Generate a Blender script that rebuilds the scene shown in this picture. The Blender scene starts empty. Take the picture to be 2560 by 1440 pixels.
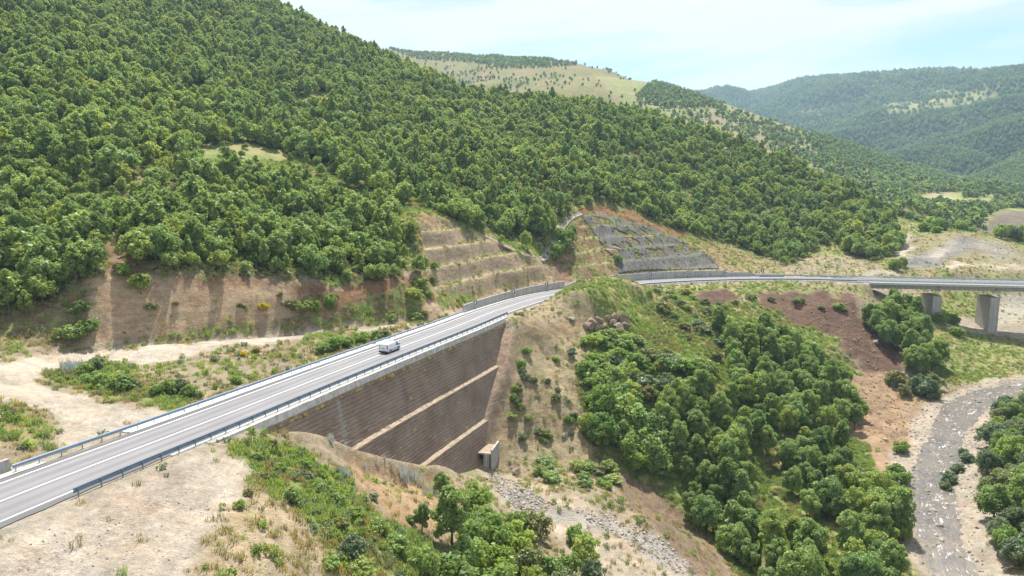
import bpy, bmesh, math, random
import numpy as np
from mathutils import Vector, Matrix
random.seed(7); RNG = np.random.default_rng(7)
R = math.radians
scene = bpy.context.scene
col = scene.collection
# ------------------------------------------------------------------ camera frame used to place surveyed points
F, CX, CY = 1750.0, 1280.0, 720.0
PITCH = math.atan(265.0 / F)
CP_, SP_ = math.cos(PITCH), math.sin(PITCH)
ZC = 70.0                                  # height of the drone above the datum

def P(px, py, Y=None, z=None):
    """the point seen at (px, py) at distance Y ahead, or on the level z (below the camera)"""
    u = (px - CX) / F; v = (CY - py) / F
    dx, dy, dz = u, CP_ + v * SP_, -SP_ + v * CP_
    t = Y / dy if Y is not None else z / dz
    return (t * dx, t * dy, t * dz + ZC)

def proj(X, Y, Z):
    Z = Z - ZC
    d = Y * CP_ - Z * SP_
    v = Y * SP_ + Z * CP_
    d = np.maximum(d, 1e-3)
    return CX + F * X / d, CY - F * v / d

def tag(o, label=None, cat=None, group=None, kind=None):
    if label: o['label'] = label
    if cat: o['category'] = cat
    if group: o['group'] = group
    if kind: o['kind'] = kind
    return o

def link(name, me, parent=None):
    o = bpy.data.objects.new(name, me); col.objects.link(o)
    if parent: o.parent = parent
    return o

def empty(name, loc, rz=0.0):
    o = bpy.data.objects.new(name, None); col.objects.link(o)
    o.location = loc; o.rotation_euler = (0, 0, rz); o.empty_display_size = 0.3
    return o

# ------------------------------------------------------------------ noise (numpy)
_perm = RNG.permutation(512).astype(np.int64)
_ga = RNG.random(512) * 2 * np.pi
def perlin(x, y):
    xi = np.floor(x).astype(np.int64); yi = np.floor(y).astype(np.int64)
    xf = x - xi; yf = y - yi
    def g(ix, iy, fx, fy):
        a = _ga[_perm[(ix + _perm[iy & 511]) & 511]]
        return np.cos(a) * fx + np.sin(a) * fy
    u = xf * xf * xf * (xf * (xf * 6 - 15) + 10); w = yf * yf * yf * (yf * (yf * 6 - 15) + 10)
    n0 = g(xi, yi, xf, yf) * (1 - u) + g(xi + 1, yi, xf - 1, yf) * u
    n1 = g(xi, yi + 1, xf, yf - 1) * (1 - u) + g(xi + 1, yi + 1, xf - 1, yf - 1) * u
    return (n0 * (1 - w) + n1 * w) * 1.5
def fbm(x, y, oct=4, seed=0.0):
    s = 0; a = 1.0; tot = 0
    for k in range(oct):
        s = s + a * perlin(x + seed * 17.3 + k * 31.7, y - seed * 9.1 + k * 11.3)
        tot += a; a *= 0.5; x = x * 2.03; y = y * 2.03
    return s / tot

def inpoly(px, py, poly):
    poly = np.asarray(poly, float); n = len(poly)
    r = np.zeros(np.shape(px), bool); j = n - 1
    for i in range(n):
        xi, yi = poly[i]; xj, yj = poly[j]
        c = ((yi > py) != (yj > py))
        with np.errstate(divide='ignore', invalid='ignore'):
            r ^= c & (px < (xj - xi) * (py - yi) / (yj - yi + 1e-12) + xi)
        j = i
    return r

def smooth(a, b, x):
    t = np.clip((x - a) / (b - a), 0, 1); return t * t * (3 - 2 * t)

# ------------------------------------------------------------------ polylines in the world
class Path:
    """a smooth 3D polyline, sampled every STEP metres"""
    def __init__(self, pts, step=1.0, relax=0):
        p = np.array(pts, float)
        d = np.r_[0, np.cumsum(np.linalg.norm(np.diff(p[:, :2], axis=0), axis=1))]
        n = max(int(d[-1] / step), 2); s = np.linspace(0, d[-1], n + 1)
        q = np.zeros((n + 1, 3))
        m = np.gradient(p, d, axis=0)
        for k in range(n + 1):
            i = min(np.searchsorted(d, s[k], 'right') - 1, len(p) - 2)
            h = d[i + 1] - d[i]; t = (s[k] - d[i]) / h
            q[k] = ((2*t**3-3*t**2+1)*p[i] + (t**3-2*t**2+t)*h*m[i] + (-2*t**3+3*t**2)*p[i+1] + (t**3-t**2)*h*m[i+1])
        for _ in range(relax):
            q[1:-1] = q[1:-1] * .5 + (q[:-2] + q[2:]) * .25
        self.q = q
        self.s = np.r_[0, np.cumsum(np.linalg.norm(np.diff(q[:, :2], axis=0), axis=1))]
        tg = np.gradient(q, axis=0); tg[:, 2] = 0
        self.t = tg / np.linalg.norm(tg, axis=1)[:, None]
        self.n = np.c_[self.t[:, 1], -self.t[:, 0], 0 * self.t[:, 0]]      # to the right of travel
    def at(self, s):
        f = lambda a: np.interp(s, self.s, a)
        return (np.array([f(self.q[:, k]) for k in range(3)]), np.array([f(self.t[:, k]) for k in range(3)]), np.array([f(self.n[:, k]) for k in range(3)]))
    def off(self, s, d, dz=0.0):
        c, t, n = self.at(s); p = c + n * d; p[2] += dz; return p
    def nearest(self, X, Y, reach=60.0):
        """signed distance (right positive), arc length and height of the nearest point; far points get 1e3"""
        D = np.full(X.shape, 1e3); S = np.zeros(X.shape); Zr = np.zeros(X.shape)
        lo = self.q.min(0) - reach; hi = self.q.max(0) + reach
        idx = np.nonzero((X > lo[0]) & (X < hi[0]) & (Y > lo[1]) & (Y < hi[1]))[0] if X.ndim == 1 else None
        xs, ys = X[idx], Y[idx]
        for a in range(0, len(idx), 40000):
            x = xs[a:a+40000, None]; y = ys[a:a+40000, None]
            d2 = (x - self.q[None, :, 0])**2 + (y - self.q[None, :, 1])**2
            k = d2.argmin(1)
            dx = x[:, 0] - self.q[k, 0]; dy = y[:, 0] - self.q[k, 1]
            al = dx * self.t[k, 0] + dy * self.t[k, 1]
            sd = dx * self.n[k, 0] + dy * self.n[k, 1]
            ds = np.sqrt(d2[np.arange(len(k)), k])
            ii = idx[a:a+40000]
            D[ii] = np.where(np.abs(sd) > .02, np.sign(sd), 1) * np.maximum(np.abs(sd), np.where(np.abs(al) > 1.5, ds, 0))
            S[ii] = self.s[k] + np.clip(al, -1, 1)
            Zr[ii] = np.interp(S[ii], self.s, self.q[:, 2])
        return D, S, Zr
    def s_at_px(self, px, d=0.0, dz=0.0):
        pts = self.q + self.n * d
        x, _ = proj(pts[:, 0], pts[:, 1], pts[:, 2] + dz)
        ok = pts[:, 1] > 20
        k = np.nonzero(ok)[0]
        return float(np.interp(px, x[k], self.s[k]))

RZ = [(0,1254,-28.0),(527,1051,-29.6),(812,940,-30.7),(988,873,-31.4),(1131,820,-32.1),(1251,773,-33.0),(1369,739,-33.9),(1586,710,-35.0),(1704,702,-35.4),(1950,697,-35.8),(2200,702,-36.1),(2560,710,-36.3)]
_rp = [P(x, y, z=z) for x, y, z in RZ]
a0 = np.array(_rp[0]); d0 = np.array([-.26, -.965, 0])
_rp = [tuple(a0 + d0 * 75 + np.array([0, 0, 3.0])), tuple(a0 + d0 * 35 + np.array([0, 0, 1.4]))] + _rp
b0 = np.array(_rp[-1]); _rp += [tuple(b0 + np.array([60, -10, -.2])), tuple(b0 + np.array([140, -28, -.5]))]
ROAD = Path(_rp, 1.0, relax=25)
HALF = 5.0
# ------------------------------------------------------------------ surveyed ground points: (px, py, distance)
G = []
def g(*rows): G.extend(P(*r) for r in rows)
def gz(*rows): G.extend(P(x, y, z=z) for x, y, z in rows)
def w(*rows): G.extend((x, y, z + ZC) for x, y, z in rows)
def dense(rows, k=4):
    a = np.array(rows, float); n = len(a); t = np.linspace(0, n - 1, (n - 1) * k + 1)
    return [tuple(np.interp(t, np.arange(n), a[:, c])[i] for c in range(3)) for i in range(len(t))]
# dirt lot, track and bench beyond the road
gz(*[(x, y, -z) for x, y, z in dense([(300,872,28.5),(400,862,28.9),(500,855,29.2),(600,849,29.6),(700,842,29.9),(800,833,30.2),(900,824,30.5),(1000,814,31.0)], 2)])
gz((-300,1180,-26.5),(60,1125,-27.8),(0,1040,-26.6),(0,1000,-25.6),(70,1005,-26.2),(130,1075,-28.2),(200,1010,-28.5),(100,930,-28.3),(-200,930,-27.0),(-250,1030,-25.5),
   (300,1080,-29.0),(250,905,-28.6),(1060,803,-31.5),(300,960,-29.4),(450,960,-30.0),(600,900,-30.0),(600,960,-31.0),
   (720,880,-30.6),(740,905,-31.6),(850,850,-31.0),(860,868,-31.6),(480,1000,-29.8),(0,905,-27.4))
# foot and top of the long cut bank
CUT_FOOT = [(-300,880,110),(0,868,114),(110,860,118.5),(220,852,123),(330,848,127),(450,840,131.5),(560,827,138),(650,815,144.5),(750,805,150),(850,796,156),(940,790,160),(1000,786,163),(1060,784,166.5),(1110,774,170)]
CUT_TOP = [(-300,730,124),(0,800,120.5),(110,770,124),(200,720,128.2),(250,690,130.8),(340,705,133.4),(450,702,137.5),(560,706,143.4),(650,710,149.8),(750,712,155.2),(850,722,160.5),(940,728,164),(1000,712,168)]
CUT_TOP.append((1050, 715, 174))
_f, _t = dense(CUT_FOOT), dense(CUT_TOP)
g(*_f); g(*_t)
for _k in (.33, .66):
    g(*[(a[0] * (1 - _k) + b[0] * _k, a[1] * (1 - _k) + b[1] * _k + 3, (a[2] * (1 - _k) + b[2] * _k) - .5) for i, (a, b) in enumerate(zip(_f, _t)) if i > 9 and i < 50])
# forest slopes of the near hill
g((-400,560,150),(-400,250,235),(-400,0,330),(0,700,136),(0,550,160),(0,400,190),(0,250,226),(0,100,280),(0,0,325),(0,-150,385),(0,-300,470),(-300,-350,470),
  (150,620,146),(300,640,143),(300,550,166),(300,400,203),(300,250,255),(300,120,322),(300,0,400),(300,-150,480),(300,-230,540),
  (450,600,160),(450,470,192),(450,340,245),(600,640,162),(600,560,180),(600,480,205),(600,400,236),(600,300,285),(600,200,345),(600,100,420),(600,0,500),(600,-60,550),
  (750,620,175),(750,520,202),(750,420,245),(750,300,315),(750,180,405),(750,80,490),(900,660,178),(900,600,190),(900,520,216),(900,430,252),(900,330,305),(900,230,375),(900,150,455),
  (690,20,545),(850,92,545),(1000,160,535),(1200,250,520),(1000,260,395),(1100,350,330),(1000,430,275),(1100,300,390),(1200,330,385))
# behind the crest of the near hill
w((-250,700,190),(-100,660,150),(-170,640,165),(0,640,80),(60,600,40),(120,560,28),(-60,760,140),(-500,620,240),(-600,420,200),(-700,800,240),(100,800,40))
# lower forest spur
g((1250,262,505),(1400,258,485),(1600,290,475),(1800,350,452),(2000,420,430),(2110,480,402),(2200,550,370),(2260,625,330),
  (1300,400,332),(1500,350,385),(1700,430,392),(1400,450,312),(1500,500,302),(1600,480,332),(1300,520,262),(1200,470,270),(1100,500,246),(1100,420,285),(1700,540,332),(1900,560,350),(2000,480,400),(2050,600,345),(1900,640,312),(2100,650,312),(2000,660,296),(1800,610,318))
g((690,70,640),(600,40,660),(850,140,640),(1000,205,625),(1100,250,600),(1200,295,590),(1300,300,570),(1400,300,555),(1600,335,550),(1800,400,530),(2000,460,500),(2150,540,450),(400,-60,680))
w((-150,800,92),(-250,900,105),(-350,800,140),(-95,700,80),(-400,1100,140),(-220,720,115),(-60,680,70),(-500,950,200),(-150,1150,110),(20,640,45),(-300,1300,140))
w((150,545,20),(220,500,0),(170,620,15),(60,700,45),(250,440,-15))
# first terraced cut, its spur and the draw behind it
g((1000,545,207),(1030,528,207),(1060,560,199),(1070,600,194),(1070,640,189),(1085,680,184),(1090,720,179),(1130,745,179),(1150,560,216),(1200,588,221),(1250,606,226),(1300,630,227),(1350,655,230),(1180,640,203),(1250,660,213),(1320,682,219),
  (1180,738,188),(1250,718,205),(1320,702,213),(1385,692,220),(1050,690,176),(1040,740,167),(1080,530,212))
gz((1180,765,-32.5),(1270,742,-33.2),(1340,725,-33.8),(1400,712,-34.2))
g((1150,540,228),(1250,582,238),(1350,642,238),(1200,540,243),(1300,560,250),(1400,560,256))
# second terraced cut
g((1400,702,226),(1430,690,230),(1550,684,250),(1700,676,264),(1800,676,270),(1880,682,273),(1960,686,277),(1360,655,239),(1380,625,248),(1400,600,262),(1420,560,276),(1470,530,288),(1580,545,293),(1640,572,293),(1700,600,291),(1780,645,283),(1850,655,287),(1900,668,286),
  (1450,620,262),(1470,660,248),(1550,620,266),(1650,630,273),(1750,655,276),(1500,522,297),(1580,530,302),(1680,575,304),(1760,600,308))
# valley floor under and behind the bridge
g((2050,680,287),(2160,672,296),(2240,690,285),(2300,660,300),(2270,625,320),(2300,594,338),(2400,584,336),(2480,600,334),(2560,648,316),(2700,702,290),(2400,640,310),(2400,690,288),(2500,690,285),(2340,640,310),(2480,650,306),
  (2400,745,276),(2500,765,271),(2640,760,276),(2350,795,255),(2460,822,250),(2560,815,252),(2700,820,252),(2300,760,262),(2500,850,239),(2600,860,239),(2450,900,219),(2560,905,217))
# shoulder of the road on the valley side and the spur below it
g((1650,728,228),(1750,718,238),(1850,714,244),(1960,712,245),(2050,714,245),(2150,730,245),(2210,760,246),(2120,735,243))
g((1375,748,190),(1400,732,194),(1430,721,197),(1470,712,200),(1530,712,204),(1575,718,208),(1600,724,210),(1440,725,188),(1500,730,192),(1330,790,172),(1300,800,169),(1340,835,166.5),(1420,800,180),(1290,850,163),(1265,870,161),(1290,950,152),(1250,1000,148),(1260,1050,145),(1240,1120,139.5),(1250,1165,136.5),(1350,880,164),(1400,1000,151.5),(1400,1150,139),(1450,850,174),(1500,812,186),(1600,765,207),(1330,960,153),(1330,1080,144),(1320,1165,136))
g((1700,800,205),(1800,780,216),(1900,800,218),(1950,765,230),(1940,735,239),(2040,735,239),(2130,748,237),(1960,770,231),(2050,775,230),(2130,790,228),(2050,835,220),(2120,880,211),(2150,920,206),(2250,1000,189),(2300,1050,180),(2200,800,232),(2300,870,218),(2380,935,207),(2250,930,205))
g((1600,900,174),(1500,1050,150),(1550,950,163),(1700,1000,163),(1800,900,187),(1700,880,186),(2000,950,184),(1900,1000,173),(1600,1200,139),(1650,1100,148),(1800,1200,141.5),(1900,1120,152),(2000,1150,153),(2100,1100,162),(2150,1050,173),(2100,1200,147),(1700,1330,127),(1850,1330,128),(2000,1330,129),(2200,1150,157),(2200,1250,143),(2240,1350,129),(1900,1440,117))
# river and its banks
RIV = [(2700,960,-58.8),(2560,968,-59.5),(2490,985,-60),(2420,1010,-60.5),(2385,1060,-61.2),(2352,1130,-62),(2338,1200,-62.8),(2335,1270,-63.5),(2350,1350,-64.3),(2385,1440,-65.2),(2470,1560,-66.2),(2600,1750,-67.5)]
gz(*RIV)
gz((2560,1080,-59.5),(2480,1120,-60.8),(2560,1250,-60.5),(2460,1270,-62.3),(2560,1400,-62),(2500,1400,-63.5),(2700,1200,-55),(2700,1400,-56),(2800,1000,-56),(2250,1080,-61),(2260,1200,-62.2),(2240,1300,-63.2),(2280,1430,-64.5))
# gully between the foreground ridge and the spur
gz((1300,1230,-57.2),(1300,1290,-58.3),(1400,1250,-57.6),(1500,1240,-57.8),(1500,1330,-60),(1400,1330,-59.3),(1600,1380,-61.4),(1750,1440,-63.2),(1500,1440,-60.8),(1400,1440,-59),(1250,1210,-56),(1650,1300,-59.2),(1600,1500,-62),(1900,1600,-65.5))
# foreground: flat ground by the road, its crest and the slope into the gully
g((700,1095,91),(830,1110,98),(950,1138,105),(1070,1160,113),(1150,1185,120),(1215,1205,128),(500,1150,74),(600,1120,83))
gz((180,1270,-28.6),(350,1190,-29.3),(300,1350,-29.8),(100,1380,-29.0),(450,1270,-30.1),(600,1220,-30.7),(640,1300,-31.1),(0,1440,-29.4),(300,1440,-30.4),(500,1440,-31.4),(700,1440,-33),(680,1150,-31.9),(760,1150,-33.6),(830,1250,-35.2),(800,1350,-34.6),(900,1350,-37),(850,1440,-36),(1000,1250,-41.5),(900,1180,-38.5),(1000,1440,-41),(1100,1350,-45.5),(1100,1250,-46.5),(1200,1440,-49),(1200,1320,-51.5),(1150,1230,-50.5),(1300,1400,-55.5),
   (300,1700,-30.2),(700,1800,-34),(0,1700,-28.5),(-300,1440,-27.5),(1100,1800,-47),(1400,1800,-60))
w((-40,10,-25),(0,10,-38),(40,10,-55),(80,30,-66),(140,60,-58),(200,120,-48),(160,140,-52),(-90,10,-22),(-90,60,-26),(-130,80,-24))
# ground hidden between the foreground crest and the retaining wall
w((-10,122,-53),(-14,112,-50.5),(-18,104,-47),(-22,98,-42),(-25.5,92,-37),(-24,85,-33.5))
# mid slopes, meadow hill, far hills
g((2300,490,560),(2400,500,620),(2560,560,450),(2560,600,420),(2400,560,450),(2480,540,470),(2640,560,460),(2520,520,600),(2300,560,430),(2350,525,500),(2200,480,620),(2100,450,660),(1900,395,690),(1700,320,740),(1560,270,780),(1800,350,720),(2000,420,680),(2500,470,760),(2560,490,720))
g((1640,208,1150),(1720,232,1100),(1800,260,1070),(1900,292,1040),(2000,328,1010),(2100,362,980),(2200,392,950),(2300,425,920),(2400,450,890),(2480,470,850),(1750,285,900),(1900,335,870),(2100,400,840),(1650,255,930),(2250,440,800))
g((970,124,1600),(1100,135,1560),(1250,143,1480),(1380,150,1400),(1450,157,1380),(1550,180,1270),(1100,190,1330),(1250,235,1060),(1400,225,1000),(1550,240,960),(1300,190,1200),(1450,190,1180),(1180,215,1150),(1000,160,1480),(800,110,1700),(500,60,1900))
w((-300,2200,250),(200,1900,150),(500,1500,40),(350,1300,60),(700,1250,-20),(-900,2000,380),(60,900,70),(-150,950,90),(0,760,50),(250,760,45))
w((620,1000,-20),(520,1150,0),(700,850,-25),(850,900,-20),(640,1500,-10),(900,1300,-20))
g((1700,236,3500),(1760,230,3400),(1850,217,3300),(1950,218,3100),(2050,203,2900),(2140,196,2700),(2230,202,2500),(2350,197,2300),(2450,190,2100),(2560,183,1900),(2700,170,1800),(2900,170,1700))
g((1900,262,2900),(2050,262,2500),(2100,300,2200),(2250,280,2000),(2300,330,1800),(2250,390,1500),(2400,300,1750),(2400,400,1350),(2560,300,1500),(2560,380,1250),(2560,440,1000),(2480,430,1120),(2700,300,1450),(2700,420,1050),(2650,500,760),(1850,290,3000),(2000,320,2300))
w((2500,3800,380),(1500,4200,350),(1200,5200,300),(3200,3000,350),(600,4500,300),(3000,5000,200),(0,4500,200),(-1500,3500,200),(3800,1500,350),(800,2400,60),(1000,3000,200))

GP = np.array(G)
K0 = 40.0
def warp(X, Y): 
    return X / (Y + K0), np.log(Y + K0)
_a, _b = warp(GP[:, 0], GP[:, 1]); _v = (GP[:, 2] - ZC) / (GP[:, 1] + K0)
CC = 0.010
def _phi(a, b):
    return np.sqrt((a[:, None] - _a[None])**2 + (b[:, None] - _b[None])**2 + CC * CC)
_n = len(GP)
_M = np.zeros((_n + 3, _n + 3)); _M[:_n, :_n] = _phi(_a, _b) - np.eye(_n) * 0.0015
_M[:_n, _n] = 1; _M[:_n, _n+1] = _a; _M[:_n, _n+2] = _b; _M[_n:, :_n] = _M[:_n, _n:].T
_W = np.linalg.solve(_M, np.r_[_v, 0, 0, 0])
def H0(X, Y):
    a, b = warp(X, Y); out = np.zeros(len(X))
    for k in range(0, len(X), 30000):
        s = slice(k, k + 30000)
        out[s] = _phi(a[s], b[s]) @ _W[:_n] + _W[_n] + _W[_n+1] * a[s] + _W[_n+2] * b[s]
    return out * (Y + K0) + ZC

RIVER = Path([P(x, y, z=z) for x, y, z in RIV], 1.0, relax=10)
RIV_L = [(-1e3, 6)]
# retaining wall: from where it leaves the foreground crest to the spur
W0 = ROAD.s_at_px(560, 6.6); W1 = ROAD.s_at_px(1262, 6.6)
T1 = [(1040,545),(1100,545),(1160,575),(1250,610),(1350,655),(1385,690),(1320,700),(1180,738),(1100,735),(1060,690),(1065,640),(1050,590)]
T2 = [(1375,655),(1400,610),(1430,570),(1480,535),(1560,540),(1660,580),(1740,625),(1800,660),(1790,674),(1700,674),(1560,684),(1440,694),(1390,690)]
T3 = [(1740,600),(1800,612),(1880,640),(1960,672),(1960,684),(1880,680),(1800,672)]

def terrace(z, base, step, flat=.45):
    t = (z - base) / step; k = np.floor(t); f = t - k
    return base + (k + np.clip((f - flat) / (1 - flat), 0, 1)) * step

def ground_height(X, Y):
    z = H0(X, Y)
    px, py = proj(X, Y, z)
    jx = 10 * fbm(X * .12, Y * .12, 2, 3)
    # benches of the two terraced cuts
    m1 = inpoly(px + jx, py, T1) & (Y > 165) & (Y < 236)
    zt = terrace(z + 1.3 * fbm(X * .06, Y * .06, 3, 5), ZC - 31.4, 4.4, .46)
    z = np.where(m1, z * .04 + zt * .96, z)
    m2 = inpoly(px + jx * .6, py, T2) & (Y > 225) & (Y < 310)
    zt = terrace(z + 1.1 * fbm(X * .06, Y * .06, 3, 9), ZC - 33.2, 3.9, .36)
    z = np.where(m2, z * .2 + zt * .8, z)
    near = smooth(620, 250, Y)
    rug = .45 * fbm(X * .09, Y * .09, 4, 1) + .16 * fbm(X * .5, Y * .5, 3, 2)
    z = z + rug * near
    # rills and slumps on the bare faces
    m7 = (inpoly(px, py, [(1930,732),(2140,740),(2200,830),(2270,910),(2340,1040),(2280,1130),(2160,1160),(2060,1000),(2060,860),(1980,780)]) & (Y > 120) & (Y < 250)) * 1.0
    z = z - m7 * (1.3 * np.abs(fbm(X * .14, Y * .10, 3, 68)) + .5 * np.abs(fbm(X * .55, Y * .45, 3, 69)) - .2)
    m6 = (inpoly(px, py, [(2250,590),(2420,570),(2600,640),(2600,690),(2240,690)]) & (Y > 284) & (Y < 345)) * 1.0
    z = z + m6 * 1.6 * fbm(X * .06, Y * .09, 4, 67)
    m3 = (inpoly(px, py, [(1240,830),(1440,800),(1470,850),(1460,1000),(1540,1180),(1240,1180)]) & (Y > 120) & (Y < 205)) * 1.0
    z = z - m3 * (2.3 * np.abs(fbm(X * .16 + Y * .05, Y * .05, 3, 61)) + .9 * np.abs(fbm(X * .6, Y * .35, 3, 62)) - .35)
    m4 = (inpoly(px, py, [(-300,870),(0,856),(220,846),(450,834),(650,808),(850,788),(1050,774),(1050,700),(850,722),(450,700),(250,690),(0,800),(-300,730)]) & (Y > 105) & (Y < 180)) * 1.0
    z = z - m4 * (.9 * np.abs(fbm(X * .22, Y * .04, 3, 63)) + .35 * fbm(X * .7, Y * .3, 3, 64))
    m5 = (inpoly(px, py, [(760,1040),(830,1050),(1070,1090),(1230,1150),(1200,1330),(1050,1440),(480,1440),(640,1230),(760,1160)]) & (Y < 128)) * 1.0
    z = z - m5 * (.5 * np.abs(fbm(X * .35, Y * .35, 3, 65)) + .22 * np.abs(fbm(X * 1.1, Y * 1.1, 3, 66)) - .1)
    far = smooth(350, 900, Y)
    rx, ry = X * .8 + Y * .6, Y * .8 - X * .6
    mt = (Y > 1150) & (X > Y * .2)
    z = z + np.where(mt, smooth(1150, 1500, Y) * 80 * (.10 - np.abs(fbm(rx / 340, ry / 800, 4, 71)) * 1.6), 0)
    z = z + far * (Y * .006) * fbm(X / (Y * .10 + 30), Y / (Y * .10 + 30), 4, 4)
    # the valley hidden behind the crest of the near hill
    pc = CX + F * X / np.maximum(Y, 1); cv = (455 - np.interp(pc, [100, 690, 850, 1000, 1200, 1400, 1600, 1800, 2000, 2200, 2400], [-340, 40, 110, 180, 275, 290, 315, 372, 440, 575, 640])) / F
    lid = ZC + Y * cv - 8 + 260 * smooth(1330, 1560, pc)
    z = np.where((Y > 560) & (Y < 1100) & (pc < 2250), np.minimum(z, lid + 120 * smooth(880, 1050, Y)), z)
    D, S, Zr = ROAD.nearest(X, Y, 45)
    # the road's platform
    left = D < 0
    onw = (S > W0) & (S < W1) & ~left
    bridge = S > SB
    knoll = ~left & (S > W1 + 4) & (S < SK)
    flat_w = np.where(left, 7.2, np.where(knoll, 5.5, 7.0))
    t = smooth(0, 1, (np.abs(D) - flat_w) / np.where(left, 5.0, np.where(knoll, 3.0, 6.0)))
    lo = np.where(bridge, 0, 1) * (np.abs(D) < 30)
    z = np.where(lo > 0, (Zr - .07) * (1 - t) + z * t, z)
    # the cut for the retaining wall: ground stays behind its face where the wall is bare
    foot = np.interp(S, WF_S, WF_D)
    cap = Zr - foot
    reach = 6.9 + foot / 3.5 + .8
    cap = cap + 1.3 * np.maximum(D - reach, 0)
    z = np.where((S > WF_S[0]) & (S < WF_S[-1]) & (D > 6.35) & (D < 19), -np.logaddexp(-z / .8, -cap / .8) * .8, z)
    # under the bridge nothing may stick up
    z = np.where(bridge & (np.abs(D) < 8), np.minimum(z, Zr - 4.0), z)
    # river bed
    Dr, Sr, Zv = RIVER.nearest(X, Y, 40)
    wl = 2.3 + 1.5 * fbm(Sr * .06, Sr * 0 + 2, 2, 6); wr = 2.4 + 1.6 * fbm(Sr * .05, Sr * 0 + 8, 2, 7)
    wd = np.where(Dr < 0, wr, wl)
    t = smooth(0, 1, (np.abs(Dr) - wd) / 3.0)
    bed = Zv - .30 + .50 * fbm(X * .55, Y * .55, 3, 8)
    z = np.where(np.abs(Dr) < 30, bed * (1 - t) + np.maximum(z, Zv + .1) * t, z)
    return z

SK = ROAD.s_at_px(1610, 5.5)
_wf = [(640, 1.0, 6.9), (690, 1.9, 7), (760, 4.2, 7.7), (830, 7.0, 8.6), (950, 12, 10), (1070, 18, 11.8), (1150, 23, 13.3), (1208, 25, 14), (1214, 19, 12.2), (1232, 13.5, 10.7), (1248, 9.2, 9.5), (1256, 4, 7.8), (1262, 1.4, 6.9)]
WF_S = [ROAD.s_at_px(p, d, -q) for p, q, d in _wf]; WF_D = [q for p, q, d in _wf]
SB = ROAD.s_at_px(2172, 5.5)

def axis(segs):
    out = [segs[0][0]]
    for a, b, s in segs:
        n = max(int(round((b - a) / s)), 1); out += list(a + (b - a) * np.arange(1, n + 1) / n)
    return np.array(out)
AX = axis([(-2200,-900,50),(-900,-460,12),(-460,-260,4),(-260,-125,1.6),(-125,-80,.8),(-80,100,.5),(100,200,.8),(200,330,2),(330,800,7),(800,1700,18),(1700,4200,60)])
AY = axis([(8,40,1.2),(40,230,.5),(230,310,.7),(310,420,1.5),(420,640,4),(640,1300,9),(1300,2600,18),(2600,5600,60)])
GX, GY = np.meshgrid(AX, AY)
XF, YF = GX.ravel(), GY.ravel()
ZF = ground_height(XF, YF)
NX, NY = len(AX), len(AY)
ZG = ZF.reshape(NY, NX)
def height(x, y):
    """ground height by bilinear lookup"""
    x = np.atleast_1d(np.asarray(x, float)); y = np.atleast_1d(np.asarray(y, float))
    i = np.clip(np.searchsorted(AX, x) - 1, 0, NX - 2); j = np.clip(np.searchsorted(AY, y) - 1, 0, NY - 2)
    fx = np.clip((x - AX[i]) / (AX[i+1] - AX[i]), 0, 1); fy = np.clip((y - AY[j]) / (AY[j+1] - AY[j]), 0, 1)
    return (ZG[j, i] * (1-fx) * (1-fy) + ZG[j, i+1] * fx * (1-fy) + ZG[j+1, i] * (1-fx) * fy + ZG[j+1, i+1] * fx * fy)
def hit(px, py, y0=40, y1=4000):
    """first ground point seen at a pixel"""
    Y = np.exp(np.linspace(np.log(y0), np.log(y1), 2500))
    u = (px - CX) / F; v = (CY - py) / F; dy = CP_ + v * SP_
    X = Y / dy * u; Z = Y / dy * (-SP_ + v * CP_) + ZC
    h = height(X, Y); k = np.nonzero(h > Z)[0]
    k = k[0] if len(k) else len(Y) - 1
    return (X[k], Y[k], h[k])
# ------------------------------------------------------------------ what the ground is made of, by area
DIRT = (.385, .31, .215); LOT = (.56, .485, .385); CUTC = (.54, .395, .25); RED = (.31, .175, .105); SCAR = (.19, .118, .082)
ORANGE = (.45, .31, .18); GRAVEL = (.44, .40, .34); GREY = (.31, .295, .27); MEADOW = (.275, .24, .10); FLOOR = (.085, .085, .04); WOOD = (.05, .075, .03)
FOREST = [(-700,860),(-300,850),(0,815),(60,800),(120,785),(190,745),(240,710),(262,655),(300,632),(345,676),(380,690),(480,678),(560,690),(700,688),(760,690),(840,704),(960,712),(1012,695),(1012,600),(985,560),(975,520),(1030,512),(1100,535),(1200,580),(1250,615),(1330,640),(1370,600),(1410,535),(1480,508),(1570,515),(1650,565),(1740,588),(1800,605),(1900,640),(1960,662),(2000,655),(2020,630),(2085,610),(2120,640),(2190,655),(2262,620),(2240,560),(2120,470),(2000,412),(1800,340),(1600,282),(1400,248),(1250,250),(1200,238),(1000,150),(850,84),(690,8),(600,-90),(300,-320),(-300,-460),(-900,-300)]
CLEAR = [[(470,400),(530,365),(620,360),(700,380),(780,408),(850,450),(880,490),(830,500),(760,475),(680,455),(590,450),(520,448)],[(820,500),(860,470),(920,480),(960,505),(930,525),(870,520)],[(900,425),(945,418),(950,440),(905,445)],[(262,590),(330,585),(345,650),(330,690),(262,700)],
         [(1240,600),(1330,598),(1360,640),(1300,640)],[(1690,470),(1740,470),(1740,500),(1700,500)],[(1900,520),(1925,510),(1930,540),(1905,545)]]
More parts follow.
